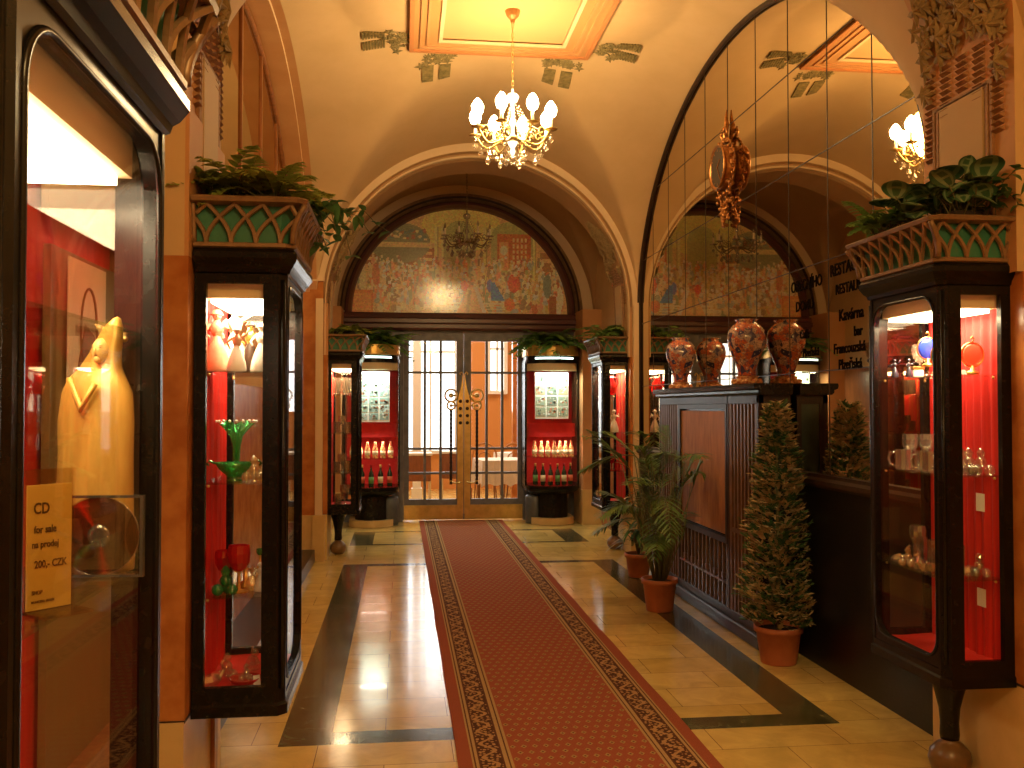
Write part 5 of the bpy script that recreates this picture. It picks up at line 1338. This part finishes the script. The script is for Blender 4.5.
# ------------------------------------------------------------------ chandeliers
BULB = emis('lit_bulb', (1,.80,.50), 55.)
def chandelier(loc, ztop, lit, label, rad=.30):
    """loc = body centre; ceiling rose at ztop"""
    o = root('chandelier', loc); tag(o, label, 'chandelier')
    M_ = BRASS if lit else mat('tarnished_brass', (.22,.14,.06), .4, .6)
    CR_ = glassmat('chandelier_crystal', (1,.96,.9), .35, .06, .06, (1,.9,.75)) if lit else glassmat('dull_crystal', (.9,.88,.85), .4, .1, .25, (.4,.36,.3))
    h = ztop-loc[2]
    MB().lathe([(.0,h-.10),(.015,h-.095),(.02,h-.07),(.045,h-.045),(.055,h-.02),(.06,h)], n=12, smooth=False).build('ceiling_rose', mat('rose_metal',(.45,.22,.07),.4,.4), o)
    mb = MB(); n = int((h-.10-.30)/.035)
    for k in range(n):
        z = h-.10-.0175-k*(h-.40)/n; a = (k % 2)*PI/2
        mb.tube([(.008*math.cos(q)*math.cos(a), .008*math.cos(q)*math.sin(a), z+.024*math.sin(q)) for q in [2*PI*i/10 for i in range(10)]], .0028, 4, 0, True)
    mb.build('chain', M_, o)
    GL_ = emis('glowing_glass', (1,.74,.42), 3.2) if 0 else PORC
    mb = MB(); mb.lathe([(0,-.20),(.012,-.195),(.022,-.17),(.012,-.15),(.03,-.12),(.045,-.09),(.03,-.06),(.014,-.03),(.014,.02),(.03,.045),(.022,.07),(.014,.09),(.014,.20),(.035,.21),(.05,.25),(.035,.27),(.010,.28),(.008,.31),(0,.315)], n=18); mb.build('central_column', CR_ if not lit else emis('frosted_glass_added_glow', (1,.80,.50), 3.), o)  # column glow put into its material, standing in for bulbs shining through the glass
    mb = MB(); mb.lathe([(.05,-.10),(.075,-.085),(.08,-.075),(.05,-.07)], n=20); mb.build('arm_hub', M_, o)
    nA = 8
    for k in range(nA):
        a = 2*PI*(k+.5)/nA; ca, sa = math.cos(a), math.sin(a)
        def P(r_, z): return (r_*ca, r_*sa, z)
        mb = MB(); pts = []
        for i in range(15):
            t = i/14; pts.append(P(.06+(rad-.06)*t, -.08 - .065*math.sin(PI*t*1.05) + .055*t*t + (.02*math.sin(2*PI*t))))
        mb.tube(pts, .008, 6)
        mb.tube([P(.14+.045*math.cos(q)*(1-q/9), -.05+.05*math.sin(q)*(1-q/9)) for q in [i*.5 for i in range(13)]], .0055, 5)
        mb.tube([P(.225+.03*math.cos(q)*(1-q/9), -.03+.035*math.sin(q)*(1-q/9)) for q in [i*.5 for i in range(13)]], .0045, 5)
        arm = mb.build('arm', M_, o)
        mb = MB(); mb.lathe([(.01,0),(.045,.006),(.05,.014),(.045,.012),(.012,.008)], P(rad, -.035), 14, smooth=True); mb.build('drip_pan', M_ if lit else CR_, arm)
        mb = MB(); mb.lathe([(.011,0),(.012,.01),(.012,.09),(.009,.092)], P(rad, -.028), 10); mb.build('candle_tube', mat('candle_sleeve',(.85,.75,.55),.5), arm)
        if lit:
            mb = MB(); mb.lathe([(.012,0),(.034,.014),(.045,.045),(.044,.076),(.027,.106),(.011,.125),(0,.13)], P(rad, .062), 12); mb.build('bulb', BULB, arm)
        else:
            mb = MB(); mb.lathe([(.006,0),(.012,.014),(.014,.03),(.008,.055),(0,.075)], P(rad, .062), 10); mb.build('bulb', CR_, arm)
        # hanging drops
        for q, (rr, dz, L) in enumerate(((rad, -.045, .055), (rad*.66, -.155, .075), (rad*.85, -.115, .045))):
            mb = MB(); mb.tube([P(rr, dz+.01), P(rr, dz-.02)], .0012, 4)
            mb.ball(P(rr, dz-.018), .007, 0, 5)
            mb.lathe([(0,0),(.010,.006),(.021,.022),(.019,.034),(.006,L*.8),(0,L)], (rr*ca, rr*sa, dz-.03-L), 6, 0, None, False, 1, 1); mb.build('crystal_drop', CR_, arm)
    for k in range(6):
        a = 2*PI*k/6; rr = .085
        mb = MB(); mb.lathe([(0,0),(.012,.008),(.024,.026),(.020,.044),(.006,.07),(0,.08)], (rr*math.cos(a), rr*math.sin(a), -.27), 6, 0, None, False); mb.tube([(rr*math.cos(a), rr*math.sin(a), -.19),(rr*.7*math.cos(a), rr*.7*math.sin(a), -.10)], .0015, 4); mb.build('crystal_drop', CR_, o)
    MB().ball((0,0,-.235), .035, 0, 8).build('bottom_ball', CR_, o)
    for k in range(nA):      # bead swags from the top cup to the arms
        mb = MB(); a = 2*PI*(k+.5)/nA
        for i in range(1, 14):
            t = i/14; rr = lerp(.04, rad*.72, t); z = lerp(.20, -.02, t) - .05*math.sin(PI*t); mb.ball((rr*math.cos(a), rr*math.sin(a), z), .0055, 0, 4)
        mb.build('bead_swag', CR_, o)
    return o
chandelier((XC+.01, 7.0, 3.70), 4.612, True, 'lit brass chandelier with candle bulbs and crystal drops hanging from the ceiling frame')
chandelier((XC-.02, 11.55, 3.72), 4.66, False, 'unlit dark crystal chandelier hanging before the mosaic', .30)
# ------------------------------------------------------------------ plants
def blade(mb, p, d, up, L, w, droop=.3, m=0, n=4, fold=.15):
    """one tapering leaf from p along d"""
    d = d.normalized(); s_ = d.cross(up)
    if s_.length < 1e-3: s_ = Vector((1,0,0))
    s_.normalize(); nn = s_.cross(d).normalized(); vs = []
    for i in range(n+1):
        t = i/n; c_ = p + d*L*t - Vector((0,0,1))*droop*L*t*t; ww = w*math.sin(PI*min(1, .12+.88*t)**.8) if i < n else 0
        vs += [c_ - s_*ww + nn*fold*ww, c_, c_ + s_*ww + nn*fold*ww]
    mb.add(vs, [(3*i+k, 3*i+k+1, 3*i+4+k, 3*i+3+k) for i in range(n) for k in (0, 1)], m, True)
def frond(mb, p, d, L, nleaf, leafL, leafw, droop, rnd, m=0, ms=1, r0=.003, start=.15, ang=1.0):
    d = d.normalized(); pts = []
    for i in range(11):
        t = i/10; pts.append(p + d*L*t - Vector((0,0,1))*droop*L*t*t)
    mb.tube(pts, [r0*(1-.7*i/10) for i in range(11)], 4, ms)
    for i in range(nleaf):
        t = start + (1-start)*(i+.5)/nleaf; k = min(9, int(t*10)); q = t*10-k; c_ = pts[k].lerp(pts[k+1], q); tg = (pts[k+1]-pts[k]).normalized()
        s_ = tg.cross(Vector((0,0,1))); s_ = s_.normalized() if s_.length > 1e-3 else Vector((1,0,0))
        ln = leafL*(math.sin(PI*(.18+.80*t))**.7)
        for sg in (-1, 1):
            dd = tg*math.cos(ang) + s_*sg*math.sin(ang) + Vector((0,0,rnd.uniform(-.15,.2)))
            blade(mb, c_, dd, Vector((0,0,1)), ln*rnd.uniform(.85,1.1), leafw, .25, m, 3)
def fern(loc, R_, n, label, seed, mats=(LEAF, STEM), L=.26, updir=(0,0,1), spread=(1,1), rise=(.3,.9), leaf=.045, cat='fern', nm='fern', mound=.0):
    rnd = random.Random(seed); o = root(nm, loc); tag(o, label, cat)
    mb = MB()
    for k in range(n):
        a = rnd.uniform(0, 2*PI); p = Vector((rnd.uniform(-R_,R_)*spread[0], rnd.uniform(-R_,R_)*spread[1], .03))
        d = Vector((math.cos(a)*spread[0], math.sin(a)*spread[1], rnd.uniform(*rise)))
        frond(mb, p, d, L*rnd.uniform(.6,1.1), 11, leaf*rnd.uniform(.8,1.2), leaf*.24, rnd.uniform(.3,.75), rnd)
    mb.build('foliage', list(mats), o, recalc=False)
    mb = MB(); mb.box(-R_*spread[0]*.9, R_*spread[0]*.9, -R_*spread[1]*.9, R_*spread[1]*.9, -.0, .04); mb.build('soil', SOIL, o)
    return o
LEAFY = mat('leaf_yellow_green', (.22,.30,.05), .55, col2=(.38,.45,.10), nscale=10); leafy('leaf_yellow_green')
fern((-.58, 3.78, 2.343), .12, 95, 'yellow green fern on the cornice of the left cabinet', 3, (LEAFY, STEM), .36, spread=(1,1.8), rise=(.6,2.), leaf=.065)
def trailing(loc, n, label, seed, m, span, drop, big=.05, nm='trailing_plant', out=(1,0)):
    """stems that rise a little and hang over an edge, with broad leaves"""
    rnd = random.Random(seed); o = root(nm, loc); tag(o, label, 'plant'); mb = MB()
    for k in range(n):
        p = Vector((rnd.uniform(-1,1)*span[0], rnd.uniform(-1,1)*span[1], 0)); a = rnd.uniform(-1,1)
        d = Vector((out[0]+a*out[1]*.6+rnd.uniform(-.4,.4), out[1]+a*out[0]*.6+rnd.uniform(-.4,.4), .5)); L = rnd.uniform(.12,.30); pts = [p + d*L*t + Vector((0,0,.08*math.sin(t*PI) - drop*t*t*rnd.uniform(.5,1.1))) for t in [i/7 for i in range(8)]]
        mb.tube(pts, .002, 4, 1)
        for q in pts[1:]:
            for _ in range(2): blade(mb, q, Vector((rnd.uniform(-1,1), rnd.uniform(-1,1), rnd.uniform(-.5,.8))), Vector((0,0,1)), big*rnd.uniform(.7,1.3), big*.36, .4, 0, 4)
    mb.build('foliage', [m, STEM], o, recalc=False); return o
trailing((-.45, 4.02, 2.343), 9, 'dark leaved plant trailing over the far corner of the left cornice', 5, LEAFD, (.03,.08), .18, .055)
def striped_leaf_mat():
    m, nt, out = newmat('striped_leaf'); b = bsdf(nt, out, .4)
    a = node(nt, 'ShaderNodeVertexColor'); a.layer_name = 'Col'; nt.links.new(a.outputs[0], b.inputs['Base Color']); return m
STRIPE = striped_leaf_mat()
def broad_plant(loc, n, label, seed, size=.09, span=(.06,.24)):
    rnd = random.Random(seed); o = root('striped_leaf_plant', loc); tag(o, label, 'plant'); mb = MB()
    for k in range(n):
        p = Vector((rnd.uniform(-1,1)*span[0], rnd.uniform(-1,1)*span[1], 0)); d = Vector((rnd.uniform(-1,.6)*.7, rnd.uniform(-1,1)*.8, rnd.uniform(.4,1.3))).normalized()
        L = rnd.uniform(.05,.23); tip = p + d*L; mb.tube([p, p.lerp(tip,.5)+Vector((0,0,.01)), tip], .0025, 4, 1, col=(.2,.05,.03))
        f_ = Vector((rnd.uniform(-1,.5), rnd.uniform(-1.2,.6), rnd.uniform(-.2,.9))).normalized()   # leaf axis
        s_ = f_.cross(Vector((rnd.uniform(-.4,.4),rnd.uniform(-.4,.4),1))).normalized(); nn = s_.cross(f_).normalized(); sz = size*rnd.uniform(.7,1.2); c1 = rnd.uniform(.8,1.2)
        NU, NV = 12, 6
        def pt(i, j):
            t = i/NU; w = sz*.62*math.sin(PI*t**.85)**.75 if 0 < i < NU else 0; q = (j/NV-.5)*2
            return tip + f_*sz*1.6*(t-.1) + s_*w*q + nn*(.28*w*(1-q*q)) - Vector((0,0,1))*sz*.5*t*t
        vs = [pt(i, j) for i in range(NU+1) for j in range(NV+1)]
        o_ = len(mb.v); mb.v += [tuple(x) for x in vs]
        for i in range(NU):
            for j in range(NV):
                stripe = (j in (1, 4)) or (i % 4 == 0 and j in (2,3)); c = (.20,.28,.14) if stripe else (.05,.12,.05)
                mb.f.append([o_+i*(NV+1)+j, o_+i*(NV+1)+j+1, o_+(i+1)*(NV+1)+j+1, o_+(i+1)*(NV+1)+j]); mb.m.append(0); mb.sm.append(True); mb.c.append(tuple(x*c1 for x in c))
    mb.build('foliage', [STRIPE, STEM], o, recalc=False)
    MB().box(-span[0], span[0], -span[1], span[1], 0, .03).build('soil', SOIL, o)
    return o
broad_plant((2.28, 3.74, 2.345), 60, 'dark plant with broad silver striped leaves on the cornice of the right cabinet', 8)
fern((2.22, 4.02, 2.343), .05, 30, 'small light green fern at the far end of the right cornice', 12, (LEAFL, STEM), .34, rise=(.8,2.), leaf=.06)
trailing((2.37, 3.52, 2.343), 4, 'few dark leaves hanging at the near corner of the right cornice', 15, LEAFD, (.02,.03), .05, .05, out=(.25,-1))
trailing((-.58, 1.45, 2.343), 16, 'dark leafy plant on the cornice of the cabinet nearest the camera', 21, LEAFD, (.10,.22), .10, .06)
fern((-.60, 10.18, 2.343), .12, 40, 'yellow green fern on the cornice of the far left cabinet', 31, (LEAFY, STEM), .34, spread=(1,1.8), rise=(.5,1.5), leaf=.07)
fern((-.36, 12.45, 2.40), .2, 80, 'dark fern spilling from the brass planter left of the doors', 33, (LEAF, STEM), .52, spread=(1,.6), rise=(.1,1.1), leaf=.10)
fern((2.02, 12.42, 2.40), .22, 80, 'dark fern spilling from the brass planter right of the doors', 35, (LEAF, STEM), .52, spread=(1,.6), rise=(.1,1.1), leaf=.10)
fern((2.28, 10.18, 2.343), .10, 36, 'light green fern hanging from the cornice of the far right cabinet', 37, (LEAFL, STEM), .42, spread=(1,1.), rise=(.2,1.4), leaf=.08)
# potted palm ---------------------------------------------------------------------------------------
def pot(o, h, r0, r1, m=TERRAC):
    MB().lathe([(0,.002),(r0,.002),(r0+.004,.01),(lerp(r0,r1,.85),h*.84),(r1+.008,h*.85),(r1+.010,h),(r1-.004,h),(r1-.008,h*.86),(0,h*.84)], n=32).build('pot', m, o)
    MB().lathe([(0,h*.90),(r1-.012,h*.89),(r1-.012,h*.86),(0,h*.86)], n=24).build('soil', SOIL, o)
def palm(loc, label, seed):
    rnd = random.Random(seed); o = root('potted_palm', loc); tag(o, label, 'palm'); pot(o, .25, .10, .132)
    mbs = MB(); mbl = MB()
    for k in range(40):
        a = rnd.uniform(0, 2*PI); p = Vector((.04*math.cos(a), .04*math.sin(a), .22)); lean = rnd.uniform(.06,.34)
        H_ = rnd.uniform(.35,1.0); top = p + Vector((math.cos(a)*lean*H_*1.2, math.sin(a)*lean*H_*1.2, H_))
        mbs.tube([p, p.lerp(top,.5)+Vector((0,0,.02)), top], [.007,.006,.004], 5)
        d = Vector((math.cos(a)*rnd.uniform(.5,1.0), math.sin(a)*rnd.uniform(.5,1.0), rnd.uniform(.5,1.6)))
        if k % 3 == 0: d = Vector((math.cos(a), math.sin(a), rnd.uniform(.0,.5)))
        frond(mbl, top, d, rnd.uniform(.40,.66), 17, .20, .0095, rnd.uniform(.25,.65), rnd, 0, 1, .004, .04, .72)
    mbl.v = [(x if x < .20 else .20+.07*math.tanh((x-.20)*3), y, z) for x, y, z in mbl.v]; mbs.v = [(x if x < .20 else .20+.07*math.tanh((x-.20)*3), y, z) for x, y, z in mbs.v]
    mbs.build('stems', STEM, o); mbl.build('fronds', [mat('palm_green',(.06,.15,.03),.5,col2=(.15,.24,.05),nscale=6), STEM], o, recalc=False)
    return o
palm((2.0, 7.08, 0), 'green feathery palm in a terracotta pot before the slatted cabinet', 41)
def dracaena(loc, label, seed):
    rnd = random.Random(seed); o = root('potted_dracaena', loc); tag(o, label, 'plant'); pot(o, .22, .09, .12)
    mb = MB()
    for c_ in ((0,0,.75),(.05,-.04,.55),(-.05,.03,.45)):
        for k in range(26):
            a = rnd.uniform(0,2*PI); blade(mb, Vector((c_[0], c_[1], c_[2]-rnd.random()*.18)), Vector((math.cos(a), math.sin(a), rnd.uniform(.1,1.4))), Vector((0,0,1)), rnd.uniform(.20,.34), .016, .75, k % 2, 6)
    mb.build('leaves', [mat('variegated',(.30,.26,.08),.5,col2=(.45,.36,.13),nscale=12), LEAFD], o, recalc=False)
    MB().tube([(0,0,.2),(.005,0,.5),(0,0,.78)], .012, 8).tube([(0,0,.2),(.05,-.04,.58)], .01, 8).tube([(0,0,.2),(-.05,.03,.47)], .01, 8).build('stems', STEM, o)
dracaena((2.20, 8.50, 0), 'potted plant with yellow edged strap leaves behind the palm', 43)
def thuja(loc, label, seed):
    rnd = random.Random(seed); o = root('potted_conifer', loc); tag(o, label, 'conifer'); pot(o, .23, .105, .14)
    MB().tube([(0,0,.2),(.0,0,.8),(-.005,0,1.45)], [.016,.011,.004], 8).build('trunk', STEM, o)
    mb = MB()
    for k in range(1700):
        t = rnd.random()**1.15; z = lerp(.24, 1.58, t); Rm = .30*(1-t)**.62*(.92+.14*math.sin(z*17)) + .012; a = rnd.uniform(0,2*PI); rr = Rm*rnd.uniform(.55,1.0)
        p = Vector((rr*math.cos(a)*.8, rr*math.sin(a)*.8, z)); d = Vector((math.cos(a), math.sin(a), rnd.uniform(.1,1.1)))
        dn = d.normalized(); s_ = dn.cross(Vector((0,0,1))).normalized(); L = rnd.uniform(.05,.085); mi = 0 if rnd.random() < .42 else 1
        up_ = Vector((rnd.uniform(-.5,.5),rnd.uniform(-.5,.5),1))
        blade(mb, p, dn, up_, L, .013, .1, mi, 2)
        for q in (.3, .6):
            for sg in (-1, 1): blade(mb, p+dn*L*q, dn*.7+s_*sg*.7+Vector((0,0,rnd.uniform(-.2,.3))), up_, L*.6, .008, .1, mi, 2)
    mb.v = [(x if x < .14 else .14+.05*math.tanh((x-.14)*8), y, z) for x, y, z in mb.v]
    mb.build('foliage', [LEAFD, LEAFT], o, recalc=False); return o
thuja((2.325, 5.56, 0), 'tall narrow conifer with tan tipped foliage in a terracotta pot', 47)
point((XC, 7.0, 3.80), 100, WARM, .22)
point((XC, -.2, 3.4), 150, WARM, .3)
area((.9, 17.2, 2.6), 3.5, 2.2, 110, (.9,.95,1), (-PI/2,0,0))
area((1.2, 15.2, 4.1), 2.5, 2.5, 120, (1,.8,.6))
